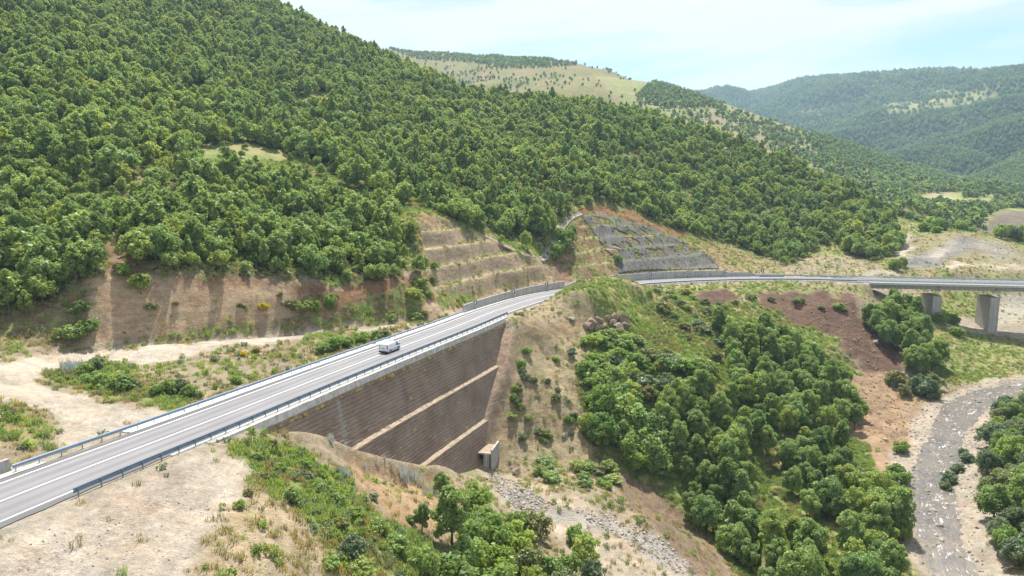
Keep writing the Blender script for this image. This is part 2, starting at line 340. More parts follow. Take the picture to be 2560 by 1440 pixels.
ZONES = [  # polygon in the survey frame, nearest and farthest distance, colour, grass cover
 ([(-500,1500),(-500,700),(2100,640),(2900,560),(2900,1900),(-500,1900)], 0, 330, DIRT, .28),
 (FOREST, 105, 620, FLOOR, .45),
 *[(c, 105, 620, (.34,.33,.13), .75) for c in CLEAR],
 ([(262,590),(330,585),(345,650),(330,690),(262,700)], 105, 180, (.30,.20,.13), .2),
 ([(-300,880),(0,905),(240,880),(420,860),(640,838),(860,818),(1020,808),(1020,822),(860,834),(700,852),(560,870),(480,890),(400,905),(300,905),(220,915),(120,945),(70,955),(170,985),(300,1020),(420,1020),(330,1080),(150,1120),(140,1080),(100,1030),(40,1000),(0,1000),(-300,1010)], 60, 175, LOT, .02),
 ([(-300,1000),(0,1005),(60,1010),(140,1060),(130,1085),(60,1110),(0,1100),(-300,1100)], 50, 120, (.40,.30,.17), .42),
 ([(100,930),(240,905),(300,915),(330,960),(420,985),(520,1000),(400,1010),(300,1005),(180,965)], 60, 150, (.30,.27,.13), .8),
 ([(700,850),(850,830),(1000,815),(1010,830),(900,880),(780,905),(700,900)], 60, 175, (.33,.26,.165), .35),
 ([(-300,870),(0,862),(220,852),(450,842),(650,818),(850,798),(1000,788),(1060,784),(1110,776),(1180,765),(1385,702),(1400,690),(1360,655),(1300,690),(1120,735),(1060,700),(1000,700),(940,720),(850,716),(750,704),(650,700),(560,698),(450,692),(340,695),(250,680),(200,710),(110,765),(0,800),(-300,730)], 100, 232, CUTC, .1),
 ([(-300,870),(0,870),(200,858),(215,780),(235,700),(110,765),(0,800),(-300,730)], 100, 150, (.27,.20,.125), .4),
 ([(420,688),(560,692),(700,700),(850,716),(1000,690),(1060,690),(1060,720),(1000,745),(900,752),(740,735),(700,712),(560,712),(450,702)], 100, 200, RED, .15),
 ([(740,740),(800,730),(900,750),(1000,720),(1060,700),(1090,730),(1060,790),(900,790),(780,780),(730,770)], 110, 200, (.29,.185,.11), .5),
 ([(380,838),(480,822),(640,806),(740,796),(900,782),(1040,774),(1050,790),(930,806),(850,812),(650,832),(480,846),(380,850)], 100, 175, (.25,.20,.12), .6),
 (T1, 160, 242, (.40,.315,.19), .14),
 ([(1030,535),(1110,540),(1120,560),(1060,570),(1060,590),(1045,590)], 160, 235, (.36,.22,.125), .2),
 ([(1090,735),(1180,738),(1320,702),(1360,690),(1360,700),(1250,728),(1180,748),(1100,765)], 160, 235, (.38,.32,.15), .6),
 (T2, 222, 312, (.30,.20,.115), .34), (T3, 222, 330, (.36,.26,.15), .35),
 ([(1360,655),(1400,655),(1420,700),(1390,700)], 200, 260, RED, .1),
 ([(1395,600),(1420,550),(1450,525),(1500,518),(1570,525),(1640,560),(1750,600),(1700,595),(1600,555),(1500,530),(1450,540),(1420,570)], 230, 330, (.30,.15,.08), .22),
 ([(1560,735),(1560,716),(1700,708),(1950,703),(2160,712),(2200,740),(2130,735),(2040,730),(1940,730),(1830,740),(1700,760)], 190, 262, (.42,.35,.22), .52),
 ([(1440,860),(1480,800),(1600,760),(1750,750),(1950,760),(2030,800),(2130,900),(2230,1000),(2180,1100),(2230,1200),(2290,1300),(2300,1440),(1850,1440),(1700,1290),(1560,1180),(1470,1130),(1450,1000)], 100, 262, (.26,.22,.12), .72),
 ([(1440,860),(1480,820),(1600,790),(1700,830),(1720,880),(1600,900),(1500,960),(1450,950)], 100, 262, (.20,.22,.08), .95),
 ([(1600,770),(1700,775),(1790,860),(1830,905),(1780,900),(1690,850)], 150, 240, (.33,.32,.14), .92),
 ([(1400,705),(1500,698),(1590,706),(1640,745),(1660,790),(1560,790),(1470,770),(1400,745)], 160, 225, (.36,.31,.17), .62),
 ([(1380,740),(1440,730),(1500,780),(1480,850),(1450,900),(1460,1050),(1500,1140),(1400,1170),(1240,1170),(1250,1050),(1270,850),(1310,800)], 120, 205, (.41,.33,.20), .17),
 ([(1240,830),(1285,830),(1280,900),(1250,1000),(1240,1100),(1215,1100),(1225,1000),(1255,900)], 120, 205, (.40,.29,.215), .06),
 ([(1300,810),(1420,800),(1470,800),(1440,850),(1300,850)], 120, 205, (.36,.28,.165), .05),
 ([(1560,1190),(1640,1220),(1720,1300),(1800,1400),(1830,1460),(1760,1460),(1680,1360),(1600,1290),(1540,1230)], 90, 160, (.28,.205,.135), .12),
 ([(1900,738),(1940,730),(2040,728),(2135,742),(2155,790),(2190,835),(2260,905),(2260,965),(2180,925),(2110,870),(2060,830),(1990,800),(1920,775)], 190, 262, SCAR, .04),
 ([(1740,728),(1825,722),(1835,745),(1780,764),(1742,750)], 190, 262, (.17,.105,.075), .05),
 ([(2060,960),(2180,925),(2260,950),(2340,1030),(2390,1055),(2340,1090),(2280,1130),(2240,1190),(2215,1270),(2170,1160),(2120,1090),(2060,1080)], 120, 230, (.40,.275,.17), .06),
 ([(2090,1100),(2160,1100),(2190,1170),(2200,1230),(2120,1230)], 120, 190, (.2,.24,.08), .95),
 ([(2190,770),(2240,790),(2400,920),(2560,930),(2560,945),(2380,960),(2340,930),(2250,840)], 190, 262, (.34,.33,.15), .85),
 ([(2300,720),(2900,700),(2900,940),(2560,940),(2400,935),(2310,870)], 200, 300, (.37,.315,.16), .5),
 ([(2480,740),(2540,730),(2600,760),(2560,800),(2500,830),(2490,790)], 240, 300, (.52,.47,.37), .1),
 ([(2200,560),(2900,520),(2900,700),(2200,700)], 270, 420, (.34,.295,.16), .5),
 ([(2240,690),(2260,600),(2400,575),(2520,600),(2620,690)], 280, 345, (.37,.30,.185), .36),
 ([(2258,655),(2290,632),(2325,640),(2345,658),(2310,670),(2270,670)], 280, 345, GREY, .1), ([(2310,652),(2370,600),(2410,590),(2450,612),(2400,632),(2350,658)], 280, 345, GREY, .08), ([(2430,602),(2480,602),(2545,642),(2520,655),(2460,635)], 280, 345, (.36,.33,.27), .22),
 ([(2325,664),(2400,659),(2480,663),(2600,667),(2600,675),(2480,670),(2400,667)], 270, 345, (.56,.49,.38), .02), ([(2340,640),(2365,600),(2390,592),(2372,612),(2352,645)], 280, 345, (.54,.48,.38), .02),
 ([(2250,590),(2280,585),(2285,620),(2255,650),(2240,690),(2230,690),(2240,640),(2265,615)], 270, 420, (.58,.52,.42), .0),
 ([(2150,690),(2240,670),(2240,690)], 270, 420, (.52,.46,.36), .1),
 ([(560,1110),(700,1105),(790,1150),(860,1200),(920,1270),(1000,1320),(1120,1400),(1200,1460),(830,1460),(840,1370),(770,1300),(690,1230),(630,1170)], 40, 110, (.22,.25,.10), .97),
 ([(-300,1900),(-300,1380),(0,1345),(180,1275),(560,1110),(630,1170),(600,1250),(520,1330),(480,1440),(450,1900)], 0, 90, (.51,.435,.345), .05),
 ([(860,1130),(1100,1180),(1200,1260),(1080,1340),(960,1290),(900,1220)], 60, 125, ORANGE, .14),
 ([(480,1440),(540,1330),(640,1220),(760,1310),(830,1370),(830,1500),(480,1500)], 40, 90, (.44,.345,.22), .28),
 ([(1190,1170),(1290,1195),(1400,1235),(1500,1265),(1620,1330),(1700,1390),(1770,1460),(1340,1460),(1420,1380),(1370,1300),(1290,1290),(1230,1240)], 90, 145, (.50,.42,.31), .14),
 ([(1260,1215),(1330,1230),(1380,1270),(1520,1285),(1650,1350),(1760,1440),(1700,1440),(1590,1370),(1480,1320),(1320,1290),(1260,1250)], 90, 145, GRAVEL, .05),
]
FAR_ZONES = [
 ([(1480,180),(1620,205),(1800,258),(2000,325),(2200,390),(2480,465),(2560,500),(2560,600),(2300,560),(2150,470),(1900,380),(1700,300),(1560,270)], 420, 1180, (.32,.25,.145), .55),
 ([(2230,470),(2320,480),(2480,500),(2560,520),(2560,560),(2300,560)], 400, 900, (.33,.34,.12), .8),
 ([(2300,488),(2400,480),(2400,500),(2320,505)], 400, 900, (.55,.46,.26), .2), ([(2360,500),(2480,495),(2470,516),(2370,512)], 400, 900, (.22,.42,.09), .9),
 ([(2440,575),(2470,540),(2510,522),(2560,520),(2640,540),(2700,600),(2560,600),(2500,590)], 340, 560, (.22,.18,.14), .15),
 ([(1690,290),(1790,280),(1900,330),(1960,380),(1880,390),(1780,350)], 420, 1180, (.34,.245,.17), .42),
 ([(2080,400),(2250,450),(2360,480),(2330,490),(2180,450)], 420, 1180, (.36,.26,.19), .3),
 ([(2170,265),(2300,252),(2510,233),(2500,247),(2360,275),(2230,283)], 1200, 3000, (.40,.38,.17), .5),
 ([(2320,225),(2500,228),(2500,236),(2330,240)], 1200, 3000, (.42,.38,.19), .5),
 ([(2320,420),(2420,432),(2400,440),(2330,432)], 700, 1300, (.5,.44,.2), .5),
 ([(2000,270),(2060,275),(2050,290),(1990,284)], 1200, 3000, (.36,.34,.18), .4),
]
PXF, PYF = proj(XF, YF, ZF)
_j1 = fbm(XF * .16, YF * .16, 3, 11); _j2 = fbm(XF * .16, YF * .16, 3, 12)
COLR = np.empty((NX * NY, 3)); COLR[:] = MEADOW; VEG = np.where(YF > 700, .26, .5)
_q1 = fbm(XF / 90, YF / 90, 4, 15); _q2 = fbm(XF / 35, YF / 70, 4, 16); m = YF > 540
for f_, c_, lo_, hi_ in ((_q1, (.15, .16, .065), .02, .4), (_q2, (.34, .245, .15), .12, .45), (-_q2, (.20, .215, .08), .1, .45)):
    k_ = (smooth(lo_, hi_, f_) * m * .8)[:, None]; COLR = COLR * (1 - k_) + np.array(c_) * k_
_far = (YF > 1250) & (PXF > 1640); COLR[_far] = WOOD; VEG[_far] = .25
_k1 = 1.6 * fbm(PXF / 70, PYF / 45, 4, 13); _k2 = 1.6 * fbm(PXF / 70, PYF / 45, 4, 14)
def paint(zs, jit):
    for poly, y0, y1, c, v in zs:
        pa = np.array(poly); lo = pa.min(0) - 30; hi = pa.max(0) + 30
        k = np.nonzero((YF > y0) & (YF < y1) & (PXF > lo[0]) & (PXF < hi[0]) & (PYF > lo[1]) & (PYF < hi[1]))[0]
        m = k[inpoly(PXF[k] + jit * _j1[k] + jit * _k1[k], PYF[k] + jit * .6 * (_j2[k] + _k2[k]), poly)]
        COLR[m] = c; VEG[m] = v
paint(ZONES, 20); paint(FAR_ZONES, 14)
# flat benches of the terraced cuts carry dry grass; the river runs through gravel
gzx = np.gradient(ZG, AX, axis=1).ravel(); gzy = np.gradient(ZG, AY, axis=0).ravel(); SLOPE = np.hypot(gzx, gzy)
_t = (inpoly(PXF, PYF, T1) & (YF > 160) & (YF < 240)) | (inpoly(PXF, PYF, T2) & (YF > 222) & (YF < 312))
m = _t & (SLOPE < .5); COLR[m] = (.47, .39, .235); VEG[m] = .35
m = _t & (SLOPE > .85) & (YF < 240); COLR[m] = (.41, .32, .215)
Dr, Sr, Zv = RIVER.nearest(XF, YF, 30)
_w = 9.5 + 5 * fbm(XF * .06, YF * .06, 2, 21)
m = (np.abs(Dr) < np.where(Dr > 0, _w * .8, _w * .95)) & (ZF < Zv + 2.4)
COLR[m] = (.47, .40, .31); VEG[m] = .06
D_, S_, _z = ROAD.nearest(XF, YF, 30)
m = (np.abs(D_) < 7.5); COLR[m] = (.46, .40, .31); VEG[m] = .12
# soften the seams between areas
def soften(a, n):
    a = a.reshape(NY, NX, -1)
    for _ in range(n):
        b = a.copy(); b[1:-1] = a[1:-1] * .5 + (a[:-2] + a[2:]) * .25; a = b.copy(); a[:, 1:-1] = b[:, 1:-1] * .5 + (b[:, :-2] + b[:, 2:]) * .25
    return a.reshape(NX * NY, -1)
COLR = soften(COLR, 2); VEG = soften(VEG[:, None], 3)[:, 0]

# ------------------------------------------------------------------ node helpers
class NT:
    def __init__(self, name):
        self.m = bpy.data.materials.new(name); self.m.use_nodes = True
        self.t = self.m.node_tree; self.b = self.t.nodes['Principled BSDF']; self.out = self.t.nodes['Material Output']
        self.b.inputs['Roughness'].default_value = .85
        self.b.inputs['Specular IOR Level'].default_value = .25
    def n(self, typ, **kw):
        x = self.t.nodes.new('ShaderNode' + typ)
        for k, v in kw.items(): setattr(x, k, v)
        return x
    def put(self, sock, v):
        if hasattr(v, 'is_output'): self.t.links.new(v, sock)
        elif isinstance(v, tuple) and len(v) == 3 and sock.type == 'RGBA': sock.default_value = (*v, 1)
        else: sock.default_value = v
    def coord(self, which='Object', scale=(1, 1, 1), rot=(0, 0, 0)):
        c = self.n('TexCoord'); mp = self.n('Mapping'); self.t.links.new(c.outputs[which], mp.inputs[0])
        mp.inputs['Scale'].default_value = scale; mp.inputs['Rotation'].default_value = rot; return mp.outputs[0]
    def noise(self, vec, scale, detail=4, rough=.55, dist=0):
        x = self.n('TexNoise'); self.put(x.inputs['Vector'], vec); x.inputs['Scale'].default_value = scale; x.inputs['Detail'].default_value = detail; x.inputs['Roughness'].default_value = rough; x.inputs['Distortion'].default_value = dist
        return x.outputs[0]
    def vor(self, vec, scale, feature='F1', out=0):
        x = self.n('TexVoronoi', feature=feature); self.put(x.inputs['Vector'], vec); x.inputs['Scale'].default_value = scale; return x.outputs[out]
    def math(self, op, a, b=0.0, c=None, clamp=False):
        x = self.n('Math', operation=op, use_clamp=clamp); self.put(x.inputs[0], a); self.put(x.inputs[1], b)
        if c is not None: self.put(x.inputs[2], c)
        return x.outputs[0]
    def remap(self, v, a, b, c=0.0, d=1.0):
        x = self.n('MapRange'); self.put(x.inputs[0], v)
        for i, q in enumerate((a, b, c, d)): self.put(x.inputs[i + 1], q)
        return x.outputs[0]
    def mix(self, f, a, b, mode='MIX'):
        x = self.n('Mix', data_type='RGBA', blend_type=mode); self.put(x.inputs[0], f); self.put(x.inputs[6], a); self.put(x.inputs[7], b); return x.outputs[2]
    def mul(self, colr, f):
        x = self.n('VectorMath', operation='SCALE'); self.put(x.inputs[0], colr); self.put(x.inputs['Scale'], f); return x.outputs[0]
    def attr(self, name, out=0):
        x = self.n('Attribute'); x.attribute_name = name; return x.outputs[out]
    def bump(self, h, dist, strength=1.0):
        x = self.n('Bump'); self.put(x.inputs['Height'], h); x.inputs['Distance'].default_value = dist; x.inputs['Strength'].default_value = strength
        self.t.links.new(x.outputs[0], self.b.inputs['Normal']); return x.outputs[0]
    def base(self, c): self.put(self.b.inputs['Base Color'], c)

def ground_material():
    q = NT('soil_and_grass'); v = q.coord()
    c = q.attr('col'); veg = q.attr('veg', 2)
    big = q.noise(v, .11, 5, .6); mid = q.noise(v, .7, 6, .62); fine = q.noise(v, 3.2, 6, .72); grit = q.noise(v, 13, 3, .7)
    f = q.math('MULTIPLY', q.remap(big, .3, .7, .82, 1.16), q.remap(mid, .25, .75, .72, 1.26))
    f = q.math('MULTIPLY', q.math('MULTIPLY', f, q.remap(fine, .28, .72, .72, 1.26)), q.remap(grit, .3, .7, .82, 1.18))
    strata = q.noise(q.coord('Object', (.10, .10, 1.5)), 1.6, 5, .65)
    f = q.math('MULTIPLY', f, q.remap(strata, .34, .66, .84, 1.14))
    soil = q.mul(c, f)
    # strata and runnels tint the soil a little warmer or greyer
    tint = q.noise(v, .26, 4, .6)
    soil = q.mix(q.remap(tint, .5, .72, 0, .45), soil, q.mix(1.0, soil, (1.08, .86, .70), 'MULTIPLY'))
    soil = q.mix(q.remap(tint, .48, .3, 0, .4), soil, q.mix(1.0, soil, (.86, .92, 1.0), 'MULTIPLY'))
    st = q.vor(v, 2.1); peb = q.remap(st, .10, .2, 1, 0)
    soil = q.mix(q.math('MULTIPLY', peb, q.remap(mid, .5, .62, 0, .6)), soil, (.5, .46, .40))
    # grass and weeds
    gn = q.noise(v, .9, 7, .68); g2 = q.noise(v, .17, 4, .6)
    gt = q.math('ADD', q.math('MULTIPLY', gn, .62), q.math('MULTIPLY', g2, .38))
    th = q.remap(veg, 0, 1, .34, .68)
    mask = q.remap(q.math('SUBTRACT', th, gt), -.03, .035, 0, 1)
    hue = q.noise(v, .33, 5, .65)
    gr = q.mix(q.remap(hue, .38, .62), (.14, .20, .055), (.26, .28, .10))
    gr = q.mix(q.remap(q.noise(v, .09, 3), .5, .66), gr, (.32, .28, .13))
    gr = q.mul(gr, q.remap(fine, .25, .75, .62, 1.3))
    q.base(q.mix(mask, q.mul(soil, .735), gr))
    q.bump(q.math('ADD', q.math('MULTIPLY', mid, .7), q.math('ADD', q.math('MULTIPLY', fine, .4), q.math('MULTIPLY', gn, .25))), .7, .9)
    q.b.inputs['Roughness'].default_value = .95; q.b.inputs['Specular IOR Level'].default_value = .1
    return q.m
MG = ground_material()

def sheet(name, keep):
    idx = (np.arange(NY-1)[:, None] * NX + np.arange(NX-1)[None]).ravel()[keep]
    quads = np.c_[idx, idx+1, idx+1+NX, idx+NX]
    used, inv = np.unique(quads, return_inverse=True); quads = inv.reshape(quads.shape)
    me = bpy.data.meshes.new(name)
    me.vertices.add(len(used)); me.vertices.foreach_set('co', np.c_[XF, YF, ZF][used].ravel())
    me.loops.add(len(quads)*4); me.loops.foreach_set('vertex_index', quads.ravel().astype(np.int32))
    me.polygons.add(len(quads)); me.polygons.foreach_set('loop_start', np.arange(len(quads), dtype=np.int32)*4); me.polygons.foreach_set('use_smooth', np.ones(len(quads), bool))
    at = me.attributes.new('col', 'FLOAT_COLOR', 'POINT'); at.data.foreach_set('color', np.c_[COLR[used], np.ones(len(used))].ravel())
    at = me.attributes.new('veg', 'FLOAT', 'POINT'); at.data.foreach_set('value', VEG[used])
    me.materials.append(MG); me.update(); me.validate()
    return tag(link(name, me), kind='structure')
_cx = (GX[:-1, :-1] * .5 + GX[1:, 1:] * .5).ravel(); _cy = (GY[:-1, :-1] * .5 + GY[1:, 1:] * .5).ravel()
_mt = (_cy > 1250) & (_cx > _cy * .21 + 30); _hl = (_cy > 640) & ~_mt
sheet('ground', ~_mt & ~_hl); sheet('hills', _hl); sheet('mountains', _mt)
# ------------------------------------------------------------------ materials of built things
def simple(name, c, var=.15, scale=2.0, rough=.8, bump=.0, metal=0.0, spec=.3, streak=0.0):
    q = NT(name); v = q.coord()
    a = q.noise(v, scale, 5, .6)
    f = q.remap(a, .3, .7, 1 - var, 1 + var)
    if streak:
        s = q.noise(q.coord('Object', (1.4, 1.4, .09)), 1.2, 4, .6)
        f = q.math('MULTIPLY', f, q.remap(s, .35, .7, 1 + streak * .3, 1 - streak))
    if not any(w_ in name for w_ in ('paint', 'film', 'steel')): f = q.math('MULTIPLY', f, .80)
    q.base(q.mul(q.mix(0.0, c, c), f))
    q.b.inputs['Roughness'].default_value = rough; q.b.inputs['Metallic'].default_value = metal; q.b.inputs['Specular IOR Level'].default_value = spec
    if bump: q.bump(a, bump)
    return q.m
M_CONC = simple('weathered_concrete', (.50, .475, .43), .16, .9, .9, .02, streak=.28)
M_CONC_L = simple('pale_concrete', (.62, .60, .55), .14, 1.2, .9, .02, streak=.16)
M_KERB = simple('white_kerb_concrete', (.80, .79, .76), .1, 1.4, .9, .01)
M_COPE = simple('stained_coping_concrete', (.60, .58, .55), .2, .9, .9, .03, streak=.3)
M_PIER = simple('pier_concrete', (.50, .47, .43), .12, .5, .9, .02, streak=.22)
M_STEEL = simple('galvanised_steel', (.34, .41, .49), .10, 1.5, .42, metal=.45, spec=.5)
M_STEEL_SHADE = simple('shaded_galvanised_steel', (.19, .26, .33), .12, 1.5, .5, metal=.3, spec=.4)  # darker steel copy: the shaded side of the rails put into the colour
M_WHITE = simple('road_paint', (.78, .78, .76), .10, 2.5, .7)
M_BLACK = simple('black_film', (.02, .02, .022), .1, 3, .5)
M_SIGNW = simple('white_film', (.8, .8, .8), .03, 3, .5)
M_GUT = simple('dusty_gutter', (.42, .38, .32), .2, 1.1, .95, .03)
M_SOIL = simple('ledge_soil', (.40, .31, .215), .22, 1.3, .95, .08)

def mesh_obj(name, V, Fc, mat, parent=None, smooth_=False):
    me = bpy.data.meshes.new(name); me.from_pydata([tuple(map(float, v)) for v in V], [], Fc); me.validate()
    if smooth_: me.polygons.foreach_set('use_smooth', [True] * len(me.polygons))
    if mat: me.materials.append(mat)
    me.update(); return link(name, me, parent)

def sweep(path, s0, s1, prof, step=1.0, closed=True, zfun=None, caps=True):
    """profile [(across, up), ...] carried along a path"""
    n = max(int(abs(s1 - s0) / step), 1); V = []; Fc = []; m = len(prof)
    for k in range(n + 1):
        s = s0 + (s1 - s0) * k / n; c, t, nn = path.at(s)
        pr = zfun(s, prof) if zfun else prof
        for d, u in pr: V.append(c + nn * d + np.array([0, 0, u]))
        if k:
            a = (k - 1) * m; b = k * m
            for i in range(m if closed else m - 1):
                j = (i + 1) % m; Fc.append((a + i, a + j, b + j, b + i))
    if closed and caps: Fc += [tuple(range(m))[::-1], tuple(range(n * m, n * m + m))]
    return V, Fc
def box_prof(a, b, z0, z1): return [(a, z0), (a, z1), (b, z1), (b, z0)]

# ------------------------------------------------------------------ the road
def asphalt():
    q = NT('worn_asphalt'); v = q.coord()
    d = q.attr('across', 2); s = q.attr('along', 2)
    cm = q.n('CombineXYZ'); q.put(cm.inputs[0], q.math('MULTIPLY', d, 1.6)); q.put(cm.inputs[1], q.math('MULTIPLY', s, .035))
    st = q.noise(cm.outputs[0], 1.4, 5, .6)
    fine = q.noise(v, 9, 3, .6); big = q.noise(v, .12, 3, .5)
    lane = q.math('ABSOLUTE', q.math('SUBTRACT', q.math('ABSOLUTE', d), 1.95))       # wheel paths either side of each lane centre
    wp = q.math('ABSOLUTE', q.math('SUBTRACT', lane, .85))
    tr = q.remap(wp, 0, .7, 1.17, .90)
    edge = q.remap(q.math('ABSOLUTE', d), 4.0, 4.2, 1, .70)
    f = q.math('MULTIPLY', q.math('MULTIPLY', tr, edge), q.math('MULTIPLY', q.remap(st, .3, .7, .88, 1.13), q.math('MULTIPLY', q.remap(fine, .3, .7, .92, 1.08), q.remap(big, .3, .7, .95, 1.06))))
    q.base(q.mul(q.mix(0.0, (.195, .19, .192), (.1, .1, .1)), f)); q.b.inputs['Roughness'].default_value = .8; q.bump(fine, .01)
    return q.m
S_END = float(ROAD.s[-1])
rw = [-5.0, -4.1, -3, -2, -1, 0, 1, 2, 3, 4.1, 5.0]
V = []; Fc = []; A_ = []; L_ = []
for k, s in enumerate(np.arange(0, S_END, 1.0)):
    c, t, n = ROAD.at(s)
    for d in rw:
        jag = (.06 * math.sin(s * 1.7) + .05 * math.sin(s * .61)) if abs(d) > 4.5 else 0
        V.append(c + n * (d + jag * np.sign(d)) + np.array([0, 0, .03 - .004 * abs(d)])); A_.append(d); L_.append(s)
    if k:
        for i in range(len(rw) - 1):
            a = (k - 1) * len(rw) + i; Fc.append((a, a + 1, a + 1 + len(rw), a + len(rw)))
road = tag(mesh_obj('road', V, Fc, asphalt(), smooth_=True), kind='structure')
for nme, dat in (('across', A_), ('along', L_)):
    at = road.data.attributes.new(nme, 'FLOAT', 'POINT'); at.data.foreach_set('value', np.array(dat, np.float32))
for d in (-3.95, 0.0, 3.95):
    V, Fc = sweep(ROAD, 0, S_END - 2, [(d - .085, .036), (d + .085, .036)], 1.0, closed=False)
    tag(mesh_obj('road_line', V, Fc, M_WHITE), kind='structure')
sp = ROAD.s_at_px
V, Fc = sweep(ROAD, sp(322, -5.4), sp(1168, -5.4), box_prof(-6.55, -5.06, -.5, .075), 1.5)
tag(mesh_obj('kerb', V, Fc, M_KERB), kind='structure')
V, Fc = sweep(ROAD, 0, sp(110, -5.4), box_prof(-6.0, -5.06, -.5, .06), 1.5)
tag(mesh_obj('kerb', V, Fc, M_CONC_L), kind='structure')
V, Fc = sweep(ROAD, sp(430, 5.3), sp(1268, 5.3), box_prof(5.06, 5.45, -.5, .085), 1.5)
tag(mesh_obj('kerb', V, Fc, M_KERB), kind='structure')
V, Fc = sweep(ROAD, sp(520, 5.8), sp(1268, 5.8), box_prof(5.453, 6.35, -.6, .02), 1.5)
tag(mesh_obj('gutter', V, Fc, M_GUT), kind='structure')
V, Fc = sweep(ROAD, sp(1168, -5.4), sp(1900, -5.4), box_prof(-6.1, -5.06, -.5, .05), 1.5)
tag(mesh_obj('kerb', V, Fc, M_CONC_L), kind='structure')

# ------------------------------------------------------------------ retaining wall in three tiers
def wall_material():
    q = NT('dark_wall_layers'); v = q.coord()
    s = q.attr('along', 2); d = q.attr('depth', 2)
    cm = q.n('CombineXYZ'); q.put(cm.inputs[0], q.math('MULTIPLY', s, .35)); q.put(cm.inputs[1], q.math('MULTIPLY', d, 3.4))
    lay = q.noise(cm.outputs[0], 1.3, 6, .68); big = q.noise(v, .16, 4, .6); fine = q.noise(v, 4.5, 5, .7)
    c = q.mix(q.remap(big, .38, .62), (.29, .205, .155), (.43, .33, .26))
    c = q.mix(q.remap(lay, .5, .72, 0, .7), c, (.47, .39, .32)); c = q.mix(q.remap(lay, .44, .3, 0, .65), c, (.155, .108, .084))
    f = q.math('FRACT', q.math('DIVIDE', q.math('SUBTRACT', d, .9), .62))
    c = q.mix(q.remap(f, .8, .93, 0, .4), c, (.13, .096, .078))
    c = q.mix(q.remap(q.noise(v, .55, 6, .7), .60, .72, 0, .55), c, (.30, .27, .17))      # dry weeds in the joints
    # lime streaks run down from the weep pipes
    cm2 = q.n('CombineXYZ'); q.put(cm2.inputs[0], q.math('MULTIPLY', s, 1.5)); q.put(cm2.inputs[1], q.math('MULTIPLY', d, .22))
    wob = q.math('MULTIPLY', q.math('SUBTRACT', q.noise(cm2.outputs[0], .9, 3), .5), 1.6)
    for S0, D0, D1, wdt, st_ in WEEP:
        a = q.remap(q.math('ABSOLUTE', q.math('SUBTRACT', q.math('ADD', s, wob), S0)), wdt * .2, wdt, 1, 0)
        b = q.math('MULTIPLY', q.remap(d, D0, D0 + .3), q.remap(d, D1 - 2, D1, 1, 0))
        c = q.mix(q.math('MULTIPLY', q.math('MULTIPLY', a, b), q.remap(lay, .35, .6, st_ * .35, st_)), c, (.46, .45, .42))
    q.base(q.mul(c, q.remap(fine, .25, .75, .55, 1.1))); q.bump(q.math('ADD', fine, q.math('MULTIPLY', lay, 1.2)), .12); q.b.inputs['Roughness'].default_value = .95
    return q.m
WEEP = [(sp(857, 8), 1.0, 11, .8, .95), (sp(1003, 8), 2, 9.2, 1.3, .32), (sp(1012, 9), 9.6, 15, 1.5, .35), (sp(930, 9), 5, 9, 1.2, .25)]
M_WALL = wall_material()
wall = empty('retaining_wall', tuple(ROAD.off((W0 + W1) / 2, 6.6, -2)))
tag(wall, 'dark brown layered retaining wall in three tiers below the road edge', 'retaining wall')
def part(o, parent):
    o.parent = parent; o.matrix_parent_inverse = Matrix.Translation(-parent.location); return o
s0, s1 = W0 - 2, W1 + 5
LAY = .62
def tier(top, d_in, nl):
    V = []; Fc = []; al = []; dp = []
    ns = int((s1 - s0) / .8); rows = []
    for k in range(nl):
        z0 = top + k * LAY; z1 = z0 + LAY; a = d_in + k * .115
        rows += [(a, z0), (a + .05, z0 + .03), (a + .07, z1 - .05), (a + .02, z1)]
    m = len(rows); rn = random.Random(int(top * 10))
    jit = [[rn.uniform(-.05, .05) for _ in range(nl)] for _ in range(ns + 1)]
    for i in range(ns + 1):
        s = s0 + (s1 - s0) * i / ns; c, t, n = ROAD.at(s)
        for j, (a, z) in enumerate(rows):
            V.append(c + n * (a + jit[i][j // 4] * (1 if j % 4 in (1, 2) else .3)) + np.array([0, 0, -z])); al.append(s); dp.append(z)
        if i:
            for j in range(m - 1): Fc.append(((i-1)*m+j, (i-1)*m+j+1, i*m+j+1, i*m+j))
    o = part(mesh_obj('wall_tier', V, Fc, M_WALL), wall)
    for nme, dat in (('along', al), ('depth', dp)):
        at = o.data.attributes.new(nme, 'FLOAT', 'POINT'); at.data.foreach_set('value', np.array(dat, np.float32))
    return d_in + (nl - 1) * .115 + .02, top + nl * LAY
top, din = .9, 6.96
def ledge(a, b, z):
    V = []; Fc = []; rn = random.Random(3); ns = int((s1 - s0) / .7)
    for i in range(ns + 1):
        s = s0 + (s1 - s0) * i / ns; c, t, n = ROAD.at(s)
        for d, u in ((a - .3, z + .32 + rn.uniform(-.1, .15)), (a + .25, z + .1 + rn.uniform(-.06, .1)), (b - .12, z - .02 + rn.uniform(-.05, .06)), (b + .04, z - .1 + rn.uniform(-.12, .04))):
            V.append(c + n * d + np.array([0, 0, u]))
        if i:
            for j in range(3): Fc.append(((i-1)*4+j, (i-1)*4+j+1, i*4+j+1, i*4+j))
    part(mesh_obj('ledge', V, Fc, M_SOIL, smooth_=True), wall)
ledge(6.85, din + .1, -top + .05)
for k, nl in enumerate((13, 14, 13)):
    dout, zb = tier(top, din, nl)
    if k < 2: ledge(dout, dout + .9, -zb + .04)
    top, din = zb, dout + .85
